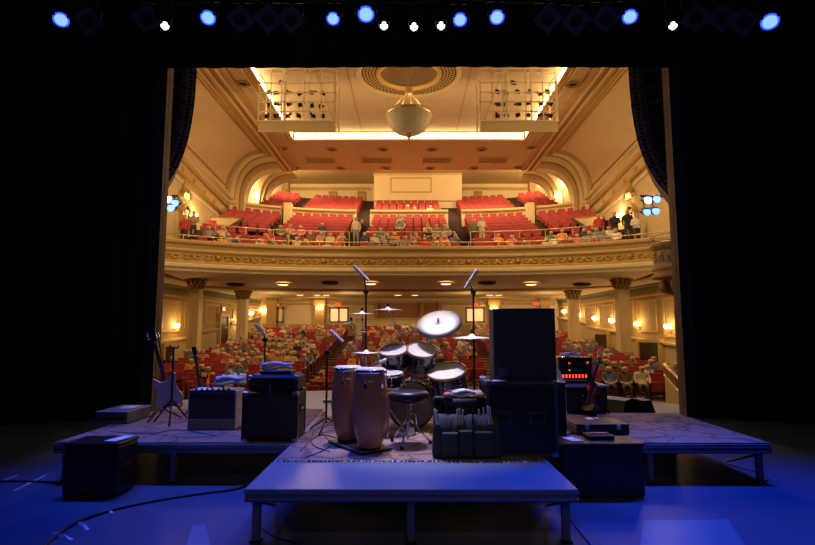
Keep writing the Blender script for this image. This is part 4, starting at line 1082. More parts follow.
a = G(244, 489); b = G(578, 489); yb = 7.6
riser(a.x, b.x, a.y, yb, 'central stage riser with bare grey front edge carrying the drum kit and congas', legs=[(a.x + .08, a.y + .08), ((a.x + b.x) / 2, a.y + .06), (b.x - .08, a.y + .08), (a.x + .08, a.y + 1.8), (b.x - .08, a.y + 1.8), (a.x + .1, yb - .1), (b.x - .1, yb - .1)])
DX0, DX1, DY0 = a.x, b.x, a.y
lY0, lY1 = G(300, 444).y, 8.3
lx0 = G(53, 444).x
riser(lx0, DX0 - .01, lY0, lY1, 'left carpeted stage riser carrying guitars and amplifiers', legs=[(lx0 + .1, lY0 + .08), (G(172, 444).x, lY0 + .06), (DX0 - .1, lY0 + .08), (lx0 + .1, lY1 - .1), (DX0 - .1, lY1 - .1)])
rx1 = G(768, 443).x; rY1 = 7.9
riser(DX1 + .01, rx1, lY0, rY1, 'right carpeted stage riser, mostly empty, with a flat case on it', legs=[(rx1 - .1, lY0 + .08), (G(651, 444).x, lY0 + .06), (DX1 + .1, lY0 + .08), (rx1 - .1, rY1 - .1), (DX1 + .1, rY1 - .1)])
# carpet with a paisley-like figure
def carpet_mat():
    m = M['carpet']; n = m.node_tree.nodes; l = m.node_tree.links; b = n['Principled BSDF']
    v = n.new('ShaderNodeTexVoronoi'); v.inputs['Scale'].default_value = 3.2; v.feature = 'DISTANCE_TO_EDGE'
    tc = n.new('ShaderNodeTexCoord'); nz = n.new('ShaderNodeTexNoise'); nz.inputs['Scale'].default_value = 2.5
    mxv = n.new('ShaderNodeMix'); mxv.data_type = 'RGBA'; mxv.inputs[0].default_value = .35
    l.new(tc.outputs['Object'], nz.inputs['Vector']); l.new(tc.outputs['Object'], mxv.inputs[6]); l.new(nz.outputs['Color'], mxv.inputs[7]); l.new(mxv.outputs[2], v.inputs['Vector'])
    r_ = n.new('ShaderNodeValToRGB'); r_.color_ramp.elements[0].position = .03; r_.color_ramp.elements[1].position = .07
    r_.color_ramp.elements[0].color = (.55, .5, .5, 1); r_.color_ramp.elements[1].color = (1, 1, 1, 1)
    l.new(v.outputs['Distance'], r_.inputs[0])
    mu = n.new('ShaderNodeMix'); mu.data_type = 'RGBA'; mu.blend_type = 'MULTIPLY'; mu.inputs[0].default_value = 1
    src = b.inputs['Base Color'].links[0].from_socket; l.new(src, mu.inputs[6]); l.new(r_.outputs[0], mu.inputs[7]); l.new(mu.outputs[2], b.inputs['Base Color'])
carpet_mat()
cy0 = G(411, 462).y
def rug(x0, x1, y0, y1, label, fringe=False):
    t = thing('carpet', label, 'carpet', (x0, y0, DZ)); g = MB('carpet'); nx, ny = 24, 24; vs = []
    for j in range(ny + 1):
        for i in range(nx + 1): vs.append((lerp(0, x1 - x0, i / nx), lerp(0, y1 - y0, j / ny), .012 + .004 * random.random()))
    g.add(vs, [(j * (nx + 1) + i, j * (nx + 1) + i + 1, (j + 1) * (nx + 1) + i + 1, (j + 1) * (nx + 1) + i) for j in range(ny) for i in range(nx)], 'carpet', True)
    W, L = x1 - x0, y1 - y0; g.add([(0, 0, .013), (W, 0, .013), (W, 0, 0), (0, 0, 0)], [(0, 3, 2, 1)], 'carpet')
    g.build('pile', t)
    if fringe:
        g = MB('paper'); x = 0.0
        while x < W:
            g.tube([(x, .0, .012), (x + random.uniform(-.012, .012), -.025, .008), (x + random.uniform(-.02, .02), -.045, .004)], random.uniform(.002, .006), 'paper', 4); x += random.uniform(.02, .045)
        g.build('fringe', t, kind='stuff')
rug(DX0 + .04, DX1 - .04, cy0, yb - .02, 'brown patterned carpet with frayed white fringe under the drums', True)
rug(lx0 + .01, DX0 - .03, lY0 + .01, lY1 - .02, 'brown patterned carpet covering the left riser'); rug(DX1 + .03, rx1 - .01, lY0 + .01, rY1 - .02, 'brown patterned carpet covering the right riser')
CZ = DZ + .015
# ---------------------------------------------------------------- flight cases on the floor
def corners(g, W, L, H, k='case_edge', e=.025, dz=0):
    for sx in (-1, 1):
        for sy in (-1, 1):
            g.box((sx * W / 2, sy * L / 2, H / 2 + dz), (e, e, H), k)
            for sz in (0, 1): g.box((sx * (W / 2 - .02), sy * (L / 2 - .02), sz * H + dz), (.07, .07, .05), 'metal', bev=.012)
        for sz in (0, 1): g.box((sx * W / 2, 0, sz * H + dz), (e, L, e), k)
    for sy in (-1, 1):
        for sz in (0, 1): g.box((0, sy * L / 2, sz * H + dz), (W, e, e), k)
def floor_case(pxa, pxb, pyf, pyt, L, label, item):
    a, b = atz(pxa, pyf, 0), atz(pxb, pyf, 0); W = b.x - a.x; top = atY((pxa + pxb) / 2, pyt, a.y); H = top.z
    t = thing('equipment_case', label, 'case', ((a.x + b.x) / 2, a.y + L / 2, 0)); g = MB('case_black'); g.box((0, 0, H / 2 + .01), (W, L, H), 'case_black', bev=.02); g.build('body', t)
    g = MB('case_black'); g.box((0, 0, H + .02), (W + .015, L + .015, .03), 'case_black', bev=.01); ld = g.build('lid', t)
    for sx in (-1, 1): g = MB('black_metal'); g.box((sx * (W / 2 + .005), 0, H * .5), (.012, .16, .09), 'black_metal', bev=.01); g.build('handle', t)
    for sx in (-1, 1): g = MB('black_metal'); g.box((sx * W * .25, -L / 2 - .006, H - .03), (.07, .014, .07), 'black_metal', bev=.01); g.build('latch', ld)
    return t, W, H
t, W, H = floor_case(61, 116, 498, 447, .38, 'black equipment case on the floor before the left riser', 0)
g = MB('paper'); g.box((.05, .0, 0), (.12, .28, .006), 'paper', rz=-.2); single(g, 'set_list', 'white paper sheet on the black case before the left riser', 'paper', (t.location.x + .12, t.location.y, H + .043))
t, W, H = floor_case(563, 646, 499, 447, .36, 'black equipment case on the floor before the right riser', 1)
g = MB('case_black'); g.box((0, 0, .02), (.26, .20, .04), 'case_black', bev=.015); g.box((0, 0, .045), (.2, .05, .01), 'metal'); single(g, 'pedal', 'flat black pedal lying on the case before the right riser', 'pedal', (t.location.x + .05, t.location.y + .08, H + .036))
g = MB('paper'); g.box((0, 0, .004), (.12, .2, .006), 'paper', rz=.3); single(g, 'set_list', 'white paper sheet on the black case before the right riser', 'paper', (t.location.x - .24, t.location.y - .02, H + .037))
# low white-sided case on left riser
a = G(103, 427); b = G(137, 430); W = b.x - a.x + .30; 
t = thing('pedal_board', 'low pale box with dark front slot and white paper lying on it, left riser', 'case', (G(128, 420).x, G(128, 424).y + .2, CZ), rz=-.0)
g = MB('paper'); g.box((0, 0, .07), (.40, .62, .13), 'cloth_band', bev=.01); g.box((0, -.312, .07), (.32, .01, .045), 'hole'); g.build('body', t)
g = MB('deck_grey'); g.box((0, 0, .145), (.42, .64, .02), 'deck_grey', bev=.005); g.build('lid', t)
g = MB('paper'); g.box((0, 0, .004), (.2, .29, .005), 'paper', rz=.15); single(g, 'set_list', 'bright white paper sheet on the low pale box on the left riser', 'paper', (t.location.x + .04, t.location.y + .06, CZ + .158))
# ---------------------------------------------------------------- amplifiers, left riser
def towel(W, L, h, label, loc, rz=0, k='towel', cat='towel', rolls=3):
    g = MB(k); n, m_ = 16, 22; vs = []
    for layer in range(rolls):
        z0 = layer * h / rolls; base = len(vs)
        pr = []
        for j in range(m_):
            a = 2 * PI * j / m_; ca, sa = math.cos(a), math.sin(a)
            pr.append((math.copysign(abs(ca) ** .5, ca) * L / 2 * (1 - .06 * layer), z0 + h / rolls / 2 + math.copysign(abs(sa) ** .7, sa) * h / rolls / 2))
        path = []
        for i in range(n + 1):
            u = i / n - .5; path.append((Vector((u * W * (1 - .05 * layer), .012 * math.sin(u * 9 + layer), .012 * math.sin(u * 7 + layer * 2) + (.02 * abs(u) if layer == rolls - 1 else 0) + .006)), Vector((0, 1, 0)), Vector((0, 0, 1))))
        g.sweep(pr, path, k, closed=True, smooth=True)
    return single(g, 'towel', label, cat, loc, rz=rz)
p = G(211, 431.5); W = G(236, 431.5).x - G(187, 431.5).x
t = thing('combo_amplifier', 'guitar combo amplifier with black grille, pale right side and rolled towel on top', 'amplifier', (p.x, p.y + .16, CZ), rz=.0)
Hh = atY(211, 391, p.y).z - CZ
g = MB('amp_white'); g.box((0, 0, Hh / 2 + .01), (W, .32, Hh), 'amp_white', bev=.012); g.build('cabinet', t)
g = MB('amp_cloth'); g.box((0, -.158, Hh * .60), (W - .03, .02, Hh * .68), 'amp_cloth', bev=.004); g.build('grille', t)
g = MB('cloth_band'); g.box((0, -.162, Hh * .15), (W - .03, .02, Hh * .26), 'cloth_band', bev=.004); g.build('lower_panel', t)
g = MB('case_edge'); g.box((0, -.14, Hh - .015), (W - .04, .06, .05), 'case_edge')
for i in range(7): g.cyl((-.2 + i * .065, -.14, Hh + .01), (-.2 + i * .065, -.14, Hh + .03), .012, 'black_metal', n=8)
g.build('control_panel', t)
for sx in (-1, 1): g = MB('black_metal'); g.tube([(sx * .08, 0, Hh + .02), (sx * .06, 0, Hh + .04)], .012); g.build('handle_end', t)
g = MB('black_metal'); g.box((0, .03, Hh + .045), (.16, .03, .012), bev=.004); g.build('handle', t)
towel(.34, .2, .1, 'white rolled towel on the guitar combo amplifier', (p.x + .15, p.y + .19, CZ + Hh + .052), 0, rolls=2)
p = G(269, 442.5); W = G(296, 442.5).x - G(242, 442.5).x
t = thing('bass_cabinet', 'large black speaker cabinet under the amplifier head, left riser', 'speaker cabinet', (p.x, p.y + .23, CZ))
H1 = atY(269, 395, p.y).z - CZ; L1 = .46
g = MB('tolex'); g.box((0, 0, H1 / 2 + .01), (W, L1, H1), 'tolex', bev=.015); corners(g, W, L1, H1, 'tolex', .02, .01); g.build('box', t)
g = MB('amp_cloth'); g.box((0, -L1 / 2 - .004, H1 / 2), (W - .05, .012, H1 - .06), 'amp_cloth'); g.build('back_panel', t)
g = MB('black_matte'); g.box((W / 2 + .003, 0, H1 * .66), (.012, .16, .09), 'black_matte', bev=.005); g.box((W / 2 + .01, 0, H1 * .66), (.016, .13, .02), 'metal'); g.build('handle', t)
H2 = atY(269, 375, p.y).z - CZ - H1 - .03
t2 = thing('amplifier_head', 'black amplifier head on top of the large black cabinet', 'amplifier', (p.x + .02, p.y + .23, CZ + H1 + .02))
g = MB('tolex'); g.box((0, 0, H2 / 2 + .008), (W - .04, L1 - .04, H2), 'tolex', bev=.03); g.build('case', t2)
g = MB('case_black'); g.box((0, -L1 / 2 + .012, H2 / 2), (W - .1, .02, H2 * .7), 'case_black')
for i in range(3): g.box((-.2 + i * .03, -L1 / 2 - .0, H2 * .5), (.012, .02, .02), 'metal')
g.build('rear_panel', t2)
for sx in (-1, 1): g = MB('metal'); g.box((sx * (W / 2 - .035), -L1 / 2 + .04, H2 - .02), (.05, .05, .05), bev=.012); g.build('corner', t2)
zt = CZ + H1 + .03 + H2
g = MB('case_black'); g.box((0, 0, .02), (.34, .26, .04), 'case_black', bev=.008); single(g, 'laptop', 'flat dark device under the towel on the amplifier head', 'electronic device', (p.x + .03, p.y + .2, zt + .003))
towel(.33, .17, .07, 'white folded towel with raised end on the amplifier head', (p.x + .02, p.y + .18, zt + .046), rz=.1, rolls=2)
g = MB('cable'); g.tube([(p.x + .0, p.y - .02, CZ + H1 + H2 * .6), (p.x + .01, p.y - .04, CZ + H1 * .8), (p.x - .0, p.y - .03, CZ + .2), (p.x + .05, p.y - .05, CZ + .02)], .006); single(g, 'cable', 'thin cable hanging down the back of the large black cabinet', 'cable')
# ---------------------------------------------------------------- guitars
def outline(pts, n=40):
    """closed Catmull-Rom"""
    N = len(pts); out = []
    for i in range(N):
        p0, p1, p2, p3 = (Vector(pts[(i + k) % N]) for k in (-1, 0, 1, 2))
        for q in range(4):
            t_ = q / 4; out.append(.5 * ((2 * p1) + (p2 - p0) * t_ + (2 * p0 - 5 * p1 + 4 * p2 - p3) * t_ ** 2 + (3 * p1 - p0 - 3 * p2 + p3) * t_ ** 3))
    return [(v.x, v.y) for v in out]
def guitar(kind, label, loc, rz, tilt, roll=0., scale=1.):
    """local: body in xz plane facing -y, origin at body bottom"""
    t = thing('guitar', label, 'guitar', loc, rz); T = Matrix.Rotation(-tilt, 4, 'X') @ Matrix.Rotation(roll, 4, 'Y') @ Matrix.Scale(scale, 4); UP = T @ Matrix(((1, 0, 0, 0), (0, 0, 1, 0), (0, 1, 0, 0), (0, 0, 0, 1)))
    if kind == 'electric':
        body = outline([(0, .0), (.13, .02), (.17, .11), (.13, .20), (.115, .27), (.15, .36), (.13, .42), (.09, .39), (.04, .35), (-.04, .36), (-.10, .44), (-.15, .41), (-.12, .29), (-.13, .20), (-.17, .11), (-.12, .02)])
        th = .045; neck0 = .33; bk, nk = 'gtr_white', 'gtr_neck'
    else:
        body = outline([(0, .0), (.12, .01), (.19, .09), (.19, .19), (.13, .27), (.12, .33), (.145, .40), (.12, .47), (.04, .49), (-.04, .49), (-.12, .47), (-.145, .40), (-.12, .33), (-.13, .27), (-.19, .19), (-.19, .09), (-.12, .01)])
        th = .10; neck0 = .47; bk, nk = ('gtr_wood' if kind == 'acoustic' else 'gtr_dark'), ('gtr_neck' if kind == 'acoustic' else 'gtr_dark')
    g = MB(bk); M4 = T @ Matrix(((1, 0, 0, 0), (0, 0, 1, -th / 2), (0, 1, 0, 0), (0, 0, 0, 1))); g.prism(body, th, bk, M4); g.build('body', t)
    g = MB(nk); g.T = T; L = .66; g.box((0, -th / 2 - .005, neck0 + L / 2 - .1), (.052, .03, L), nk, bev=.008); g.build('neck', t)
    g = MB('gtr_dark'); g.T = T; g.prism([(-.022, 0), (.022, 0), (.045, .05), (.035, .17), (-.04, .17), (-.04, .05)], .016, 'gtr_dark', Matrix(((1, 0, 0, 0), (0, 0, 1, -th / 2 - .012), (0, 1, 0, neck0 + L - .11), (0, 0, 0, 1)))); hs = g.build('headstock', t)
    g = MB('chrome'); g.T = T
    for sx in (-1, 1):
        g = MB('chrome'); g.T = T
        for i in range(3): z = neck0 + L - .04 + i * .035; g.cyl((sx * .035, -th / 2 - .01, z), (sx * .065, -th / 2 - .01, z), .006, n=6); g.box((sx * .068, -th / 2 - .01, z), (.012, .018, .02), 'chrome')
        g.build('tuning_pegs', hs)
    g = MB('gtr_dark' if kind != 'electric' else 'black_matte'); g.T = T
    if kind == 'electric': g.prism(outline([(-.08, .07), (.07, .1), (.08, .22), (.06, .33), (-.04, .32), (-.09, .2)]), .004, 'black_matte', Matrix(((1, 0, 0, 0), (0, 0, 1, -th / 2 - .006), (0, 1, 0, 0), (0, 0, 0, 1)))); [g.box((0, -th / 2 - .008, z), (.08, .01, .02), 'chrome') for z in (.14, .21, .28)]
    else: g.lathe([(.05, 0), (0, .002)], 'hole', 18, (0, -th / 2 - .003, .33), Euler((PI / 2, 0, 0)).to_matrix()); g.box((0, -th / 2 - .006, .13), (.13, .012, .025), 'gtr_dark')
    g.build('pickguard' if kind == 'electric' else 'soundhole', t)
    g = MB('chrome'); g.T = T
    for i in range(6): x = -.02 + i * .008; g.tube([(x, -th / 2 - .014, .13), (x * .8, -th / 2 - .024, neck0 + L - .1)], .0012, n=3)
    g.build('strings', t, kind='stuff'); return t
def guitar_stand(loc, rz, h, label, top=True):
    t = thing('guitar_stand', label, 'stand', loc, rz)
    g = MB('black_metal'); g.cyl((0, .08, .22), (0, .14, h), .013, n=8); g.build('pole', t)
    for a in (-.9, .9, PI): g = MB('black_metal'); g.tube([(0, .08, .30), (.26 * math.sin(a), .08 - .26 * math.cos(a), .012)], .011); g.build('leg', t)
    for sx in (-1, 1): g = MB('black_metal'); g.tube([(0, .08, .24), (sx * .10, .04, .20), (sx * .11, -.10, .19), (sx * .11, -.12, .24)], .011); g.build('support_arm', t)
    g = MB('black_metal'); g.tube([(-.05, .05, h + .03), (-.045, .10, h), (0, .14, h), (.045, .10, h), (.05, .05, h + .03)], .012); g.build('neck_yoke', t)
p = G(171, 424)
guitar('electric', 'electric guitar with white body standing on the left riser near the curtain', (p.x, p.y, CZ + .2), PI + .35, .13, roll=.27, scale=.97)
guitar_stand((p.x, p.y - .0, CZ), PI + .35, .95, 'black tripod stand holding the white-bodied electric guitar')
p = G(199, 416)
guitar('acoustic', 'wooden acoustic guitar standing behind the combo amplifier', (p.x + .03, p.y + .1, CZ + .05), .2, .1, roll=-.2, scale=.76)
guitar_stand((p.x, p.y + .1, CZ - .06 + .06), .2, .5, 'low black stand under the acoustic guitar behind the combo amplifier')
p = G(592, 417)
guitar('dark', 'dark acoustic guitar leaning on its stand on the right riser', (p.x - .06, p.y + .02, CZ + .06), -1.15, .40, roll=.0, scale=.76)
guitar_stand((p.x - .02, p.y + .02, CZ), -1.15, .42, 'low black stand holding the dark guitar on the right riser')
# capo / tuner pieces of the boom above the electric guitar
def mic_stand(base, h, boom, label, mic=True, r=.012, tripod=True):
    """base point, pole height, boom = end point relative to pole top"""
    t = thing('microphone_stand', label, 'microphone stand', base)
    g = MB('black_metal'); g.cyl((0, 0, .1 if tripod else .02), (0, 0, h), r, n=8); g.build('pole', t)
    if tripod:
        for a in (.4, .4 + 2.09, .4 + 4.18): g = MB('black_metal'); g.tube([(0, 0, .16), (.27 * math.cos(a), .27 * math.sin(a), .012)], .010); g.build('leg', t)
    else: g = MB('black_metal'); g.lathe([(.13, 0), (.13, .015), (.03, .03), (0, .03)], n=20); g.build('base', t)
    b = Vector(boom); tp = Vector((0, 0, h)); g = MB('black_metal'); g.tube([tp - b * .35, tp + b], r * .75); g.build('boom', t)
    g = MB('black_metal'); g.cyl(tp - Vector((.03, 0, 0)), tp + Vector((.03, 0, 0)), .028, n=10); g.cyl((0, 0, h * .55), (0, 0, h * .55 + .06), .02, n=8); g.build('clutch', t)
    return t, Vector(base) + tp + b
def mic(a, b, label):
    a = Vector(a); b = Vector(b); t = thing('microphone', label, 'microphone', a); g = MB('silver'); g.cyl((0, 0, 0), b - a, .018, r2=.022, n=10); g.build('body', t)
    d = (b - a).normalized(); g = MB('chrome'); g.lathe([(0, .05), (.016, .045), (.022, .02), (.016, 0)], 'silver', 12, b - a, d.to_track_quat('Z', 'Y').to_matrix()); g.build('grille', t)
def stand_px(px, py, pxt, pyt, mics, label, mlabel, Y=None, z=CZ, dx=0):
    b = atz(px, py, z); top = atY(px, pyt, b.y); h = top.z - z; e = [atY(x, y, b.y - .05) for x, y in mics]
    mid = (e[0] + e[1]) / 2 if len(e) > 1 else e[0]
    mic_stand(b, h, mid - top, label); 
    if mlabel: mic(e[0], e[1], mlabel)
stand_px(326, 432, 326, 352, ((343, 342), (333, 333)), 'microphone stand with short boom between the black cabinet and the congas', 'silver microphone angled on the boom left of the congas')
stand_px(365, 428, 365, 292, ((369, 281), (356, 268)), 'tall overhead microphone stand behind the congas', 'silver overhead microphone above the small cymbals')
stand_px(475, 430, 475, 292, ((465, 288), (475, 273)), 'tall overhead microphone stand behind the right cymbal', 'silver overhead microphone above the right cymbal')
stand_px(263, 418, 263, 340, ((264, 334), (258, 327)), 'microphone stand behind the black amplifier stack', 'dark microphone seen against the audience above the amplifier head')
p = G(156, 418); stand_px(160, 420, 160, 362, ((161, 336), (150, 337)), 'thin boom stand beside the electric guitar at the left curtain', None)
# ---------------------------------------------------------------- congas
def conga(loc, H, r0, rb, r1, label):
    t = thing('conga_drum', label, 'drum', loc); pr = []
    for i in range(15):
        u = i / 14; r_ = lerp(r1, r0, u) + (rb - (r0 + r1) / 2) * math.sin(PI * u ** .85) ** 1.1; pr.append((r_, u * (H - .02)))
    g = MB('conga_wood'); g.lathe(pr, 'conga_wood', 32); shl = g.build('shell', t)
    g = MB('skin_head'); g.lathe([(r0 + .008, H - .035), (r0 + .008, H - .012), (r0 - .01, H), (0, H + .002)], 'skin_head', 32); g.build('drum_head', t)
    g = MB('chrome'); g.lathe([(r0 + .01, H - .05), (r0 + .02, H - .05), (r0 + .02, H - .015), (r0 + .01, H - .015)], 'chrome', 32); g.build('hoop', t)
    for i in range(6):
        a = 2 * PI * i / 6 + .3; x, y = math.cos(a), math.sin(a); g = MB('chrome'); rr_ = r0 + .022
        g.tube([(x * rr_, y * rr_, H - .02), (x * rr_, y * rr_, H - .15)], .004, n=5); g.box((x * (r0 + .012), y * (r0 + .012), H - .17), (.03, .03, .05), 'chrome', rz=a, bev=.006); g.build('tension_lug', shl)
    g = MB('gold'); a = -1.45; g.box((math.cos(a) * (r0 + .012), math.sin(a) * (r0 + .012), H - .14), (.05, .004, .05), 'paper', rz=a + PI / 2); g.build('badge', t)
    g = MB('black_metal'); g.lathe([(r1 + .004, 0), (r1 + .006, .03), (r1, .03)], n=32); g.build('foot_ring', t)
p = G(369, 456); s_ = p.y / 540.
conga((p.x, p.y + .13, CZ + .035), atY(369, 368, p.y + .1).z - CZ - .035, .140, .182, .102, 'front conga drum with brown wooden shell on the black base')
q = G(344, 447); conga((q.x + .02, q.y + .13, CZ + .035), atY(345, 366, q.y + .1).z - CZ - .035, .135, .175, .10, 'rear conga drum with brown wooden shell, left of the front one')
t = thing('drum_platform', 'dark blue-black base frame under the two conga drums', 'drum stand', ((p.x + q.x) / 2 + .02, (p.y + q.y) / 2 + .13, CZ), rz=math.atan2(p.y - q.y, p.x - q.x))
g = MB('case_black'); g.box((0, 0, .016), (.66, .34, .028), 'case_black', bev=.012); g.build('plate', t)
g = MB('case_edge'); g.tube([(-.33, -.17, .02), (.33, -.17, .02), (.33, .17, .02), (-.33, .17, .02), (-.33, -.17, .02)], .014); g.build('frame', t)
# ---------------------------------------------------------------- drum kit
KX, KY = G(430, 436).x, G(430, 432).y
def drum(name, c, axis, r_, depth, label, shell='shell_dark', lugs=8, top='skin_head', hoopm='hoop_gold', cat='drum', bottom=True):
    t = thing(name, label, cat, c); q_ = Vector(axis).normalized().to_track_quat('Z', 'Y').to_matrix()
    g = MB(shell); g.lathe([(r_, -depth), (r_, 0)], shell, 36, rot=q_)
    if bottom: g.lathe([(r_, -depth), (0, -depth)], shell, 36, rot=q_)
    shl = g.build('shell', t)
    g = MB(top); g.lathe([(r_ + .003, -.012), (r_ - .004, .004), (r_ - .02, -.001), (0, 0)], top, 36, rot=q_); g.build('drum_head', t)
    for z in (0, -depth):
        g = MB(hoopm); sg = 1 if z == 0 else -1; g.lathe([(r_ + .002, z - sg * .02), (r_ + .016, z - sg * .02), (r_ + .016, z + sg * .012), (r_ + .004, z + sg * .012)], hoopm, 36, rot=q_); g.build('hoop', t)
    for i in range(lugs):
        a = 2 * PI * i / lugs + .2; g = MB('chrome'); P1 = q_ @ Vector((math.cos(a) * (r_ + .012), math.sin(a) * (r_ + .012), -.01)); P2 = q_ @ Vector((math.cos(a) * (r_ + .012), math.sin(a) * (r_ + .012), -min(.09, depth * .6)))
        g.tube([P1, P2], .005, n=5); g.tube([P2, P2 + (P2 - P1) * .35], .012, n=6); g.build('tension_lug', shl)
    return t
kd = KY
# bass drum facing the hall, camera sees the batter head
bp = atY(411, 400, kd + .05); br = .27
bass = drum('bass_drum', (bp.x, kd + .05, CZ + br + .02), (0, -1, .0), br, .42, 'large bass drum with dark translucent head behind the drum stool', hoopm='shell_dark', top='bass_head', lugs=8)
g = MB('case_edge'); g.lathe([(br * .30, 0), (br * .34, .003), (br * .38, 0)], 'case_edge', 32, (0, -.004, 0), Euler((PI / 2, 0, 0)).to_matrix()); g.build('ring_mark', bass)
for sx in (-1, 1): g = MB('chrome'); g.tube([(sx * .26, .25, 0), (sx * .40, .32, -br - .015)], .009); g.build('spur', bass)
# pedal
t = thing('bass_pedal', 'chrome bass drum pedal in front of the bass drum', 'drum pedal', (bp.x - .0, kd - .18, CZ)); g = MB('metal'); g.box((0, 0, .03), (.09, .28, .015), 'metal', rx=.14, bev=.005); g.build('footboard', t)
g = MB('chrome'); g.tube([(-.06, .14, 0), (-.06, .14, .2), (.06, .14, .2), (.06, .14, 0)], .01); g.build('frame', t); g = MB('towel'); g.tube([(0, .14, .2), (0, .1, .32)], .006, 'chrome'); g.cyl((0, .09, .33), (0, .14, .33), .025, 'towel'); g.build('beater', t)
def pxr(px0, px1, Y): return (px1 - px0) / 2 / 540 * (Y + .1)
Y = kd + .05; c = atY(393.5, 350, Y); drum('rack_tom', c, (-.10, -.36, .93), pxr(380, 407, Y), .21, 'smaller rack tom, left of the pair above the bass drum', lugs=6)
c = atY(422, 350, Y); drum('rack_tom', c, (.06, -.42, .9), pxr(408, 437, Y), .25, 'larger rack tom, right of the pair above the bass drum', lugs=6)
Y = kd - .1; c = atY(446.5, 371, Y); drum('floor_tom', c, (-.14, -.34, .93), pxr(428, 465, Y), .30, 'tilted floor tom at the right of the kit', lugs=8)
Y = kd - .25; c = atY(389, 373, Y); sn = drum('snare_drum', c, (0, -.14, 1), .165, .14, 'snare drum with bright head beside the congas', lugs=8, hoopm='chrome')
# stands for tom, snare
def simple_stand(c, z0, label, name='drum_stand', r=.011, spread=.22, a0=.5):
    c = Vector(c); t = thing(name, label, 'drum stand', (c.x, c.y, z0)); h = c.z - z0; g = MB('chrome'); g.cyl((0, 0, .08), (0, 0, h), r, n=8); g.build('pole', t)
    for i in range(3): a = a0 + i * 2.094; g = MB('chrome'); g.tube([(0, 0, min(.3, h * .6)), (spread * math.cos(a), spread * math.sin(a), .012)], .009); g.build('leg', t)
    g = MB('chrome'); g.cyl((0, 0, h * .55), (0, 0, h * .55 + .05), .02, n=8); g.build('clamp', t); return t, h
cs = atY(389, 373, kd - .25); t, h = simple_stand((cs.x, cs.y, cs.z - .15), CZ, 'chrome tripod stand under the snare drum')
g = MB('chrome')
for a in (0, 2.1, 4.2): g.tube([(0, 0, h - .05), (.16 * math.cos(a), .16 * math.sin(a), h - .01), (.172 * math.cos(a), .172 * math.sin(a), h + .03)], .008)
g.build('basket', t)
cf = atY(447, 380, kd + .12); simple_stand((cf.x + .12, cf.y + .1, cf.z - .02), CZ, 'chrome stand holding the tilted floor tom')
t = thing('tom_holder', 'chrome bracket joining the two rack toms to the bass drum', 'drum bracket', (bp.x, kd + .2, CZ + 2 * br + .03)); g = MB('chrome'); ctop = atY(408, 362, kd + .25).z - (CZ + 2 * br + .03)
g.cyl((0, 0, 0), (0, 0, max(.12, ctop)), .014); c1 = atY(395, 357, kd + .1) - Vector(t.location); c2 = atY(421, 357, kd + .1) - Vector(t.location)
g.tube([c1 + Vector((.06, .0, 0)), (0, 0, max(.1, ctop) - .02), c2 + Vector((-.08, 0, 0))], .013); g.build('arm', t)
def cymbal(px, py, wpx, Y, tilt, label, k='cymbal', roll=0.):
    c = atY(px, py, Y); r_ = wpx / 2 / 540 * (Y + .1); t = thing('cymbal', label, 'cymbal', c); rot = Euler((tilt, roll, 0)).to_matrix()
    g = MB(k); pr = [(0, .02 + r_ * .12), (r_ * .08, .018 + r_ * .12), (r_ * .17, r_ * .10), (r_ * .22, r_ * .075), (r_ * .6, r_ * .045), (r_, 0), (r_ * .6, r_ * .045 - .004), (r_ * .2, r_ * .07 - .004)]
    g.lathe(pr, k, 48, rot=rot); g.build('plate', t)
    g = MB('black_metal'); g.T = rot.to_4x4(); g.cyl((0, 0, r_ * .12), (0, 0, r_ * .12 + .035), .012, n=8); g.box((0, 0, r_ * .12 + .045), (.035, .008, .018), 'chrome'); g.build('wing_nut', t)
    return c
def cstand(c, base, label, joint=None):
    base = Vector(base); c = Vector(c) - Vector((0, 0, .012)); t = thing('cymbal_stand', label, 'cymbal stand', base); g = MB('chrome')
    j = Vector(joint) - base if joint is not None else Vector((0, 0, (c.z - base.z) * .75)); g.cyl((0, 0, .15), (j.x * .02, 0, j.z), .012, n=8)
    g.build('pole', t)
    g = MB('chrome'); g.tube([Vector((0, 0, j.z)), c - base], .009); g.build('boom_arm', t); g = MB('chrome'); g.cyl(Vector((-.025, 0, j.z)), Vector((.025, 0, j.z)), .024, n=10); g.build('clamp', t); g = MB('chrome'); g.cyl((0, 0, j.z * .6), (0, 0, j.z * .6 + .05), .02, n=8); g.build('collar', t)
    for i in range(3): a = .9 + i * 2.094; g = MB('chrome'); g.tube([(0, 0, .3), (.24 * math.cos(a), .24 * math.sin(a), .012)], .01); g.build('leg', t)
c = cymbal(388, 310, 31, kd + .2, .05, 'flat crash cymbal high at the left of the kit centre'); b = atY(400, 345, kd + .25); cstand(c, (b.x, kd + .35, CZ), 'chrome stand leaning up to the high crash cymbal', (b.x, kd + .35, atY(400, 335, kd + .3).z))
c = cymbal(439, 324, 46, kd + .15, .62, 'large bright tilted ride cymbal in the middle of the kit', 'cymbal_pale', -.22); cstand(c, (c.x - .10, kd + .5, CZ), 'chrome stand holding the large tilted cymbal', (c.x - .10, kd + .5, c.z - .22))
c = cymbal(472, 338, 42, kd + .0, .04, 'flat crash cymbal at the right next to the big speaker', 'cymbal_pale'); b = atY(458, 362, kd + .1); cstand(c, (b.x, kd + .25, CZ), 'chrome stand holding the right crash cymbal', (b.x, kd + .25, atY(458, 362, kd + .25).z))
c1 = cymbal(362, 314, 27, kd - .05, .03, 'small splash cymbal above the hi-hat'); cstand(c1, (c1.x + .01, kd + .02, CZ), 'chrome stand of the upper small cymbal', (c1.x + .01, kd + .02, c1.z - .2))
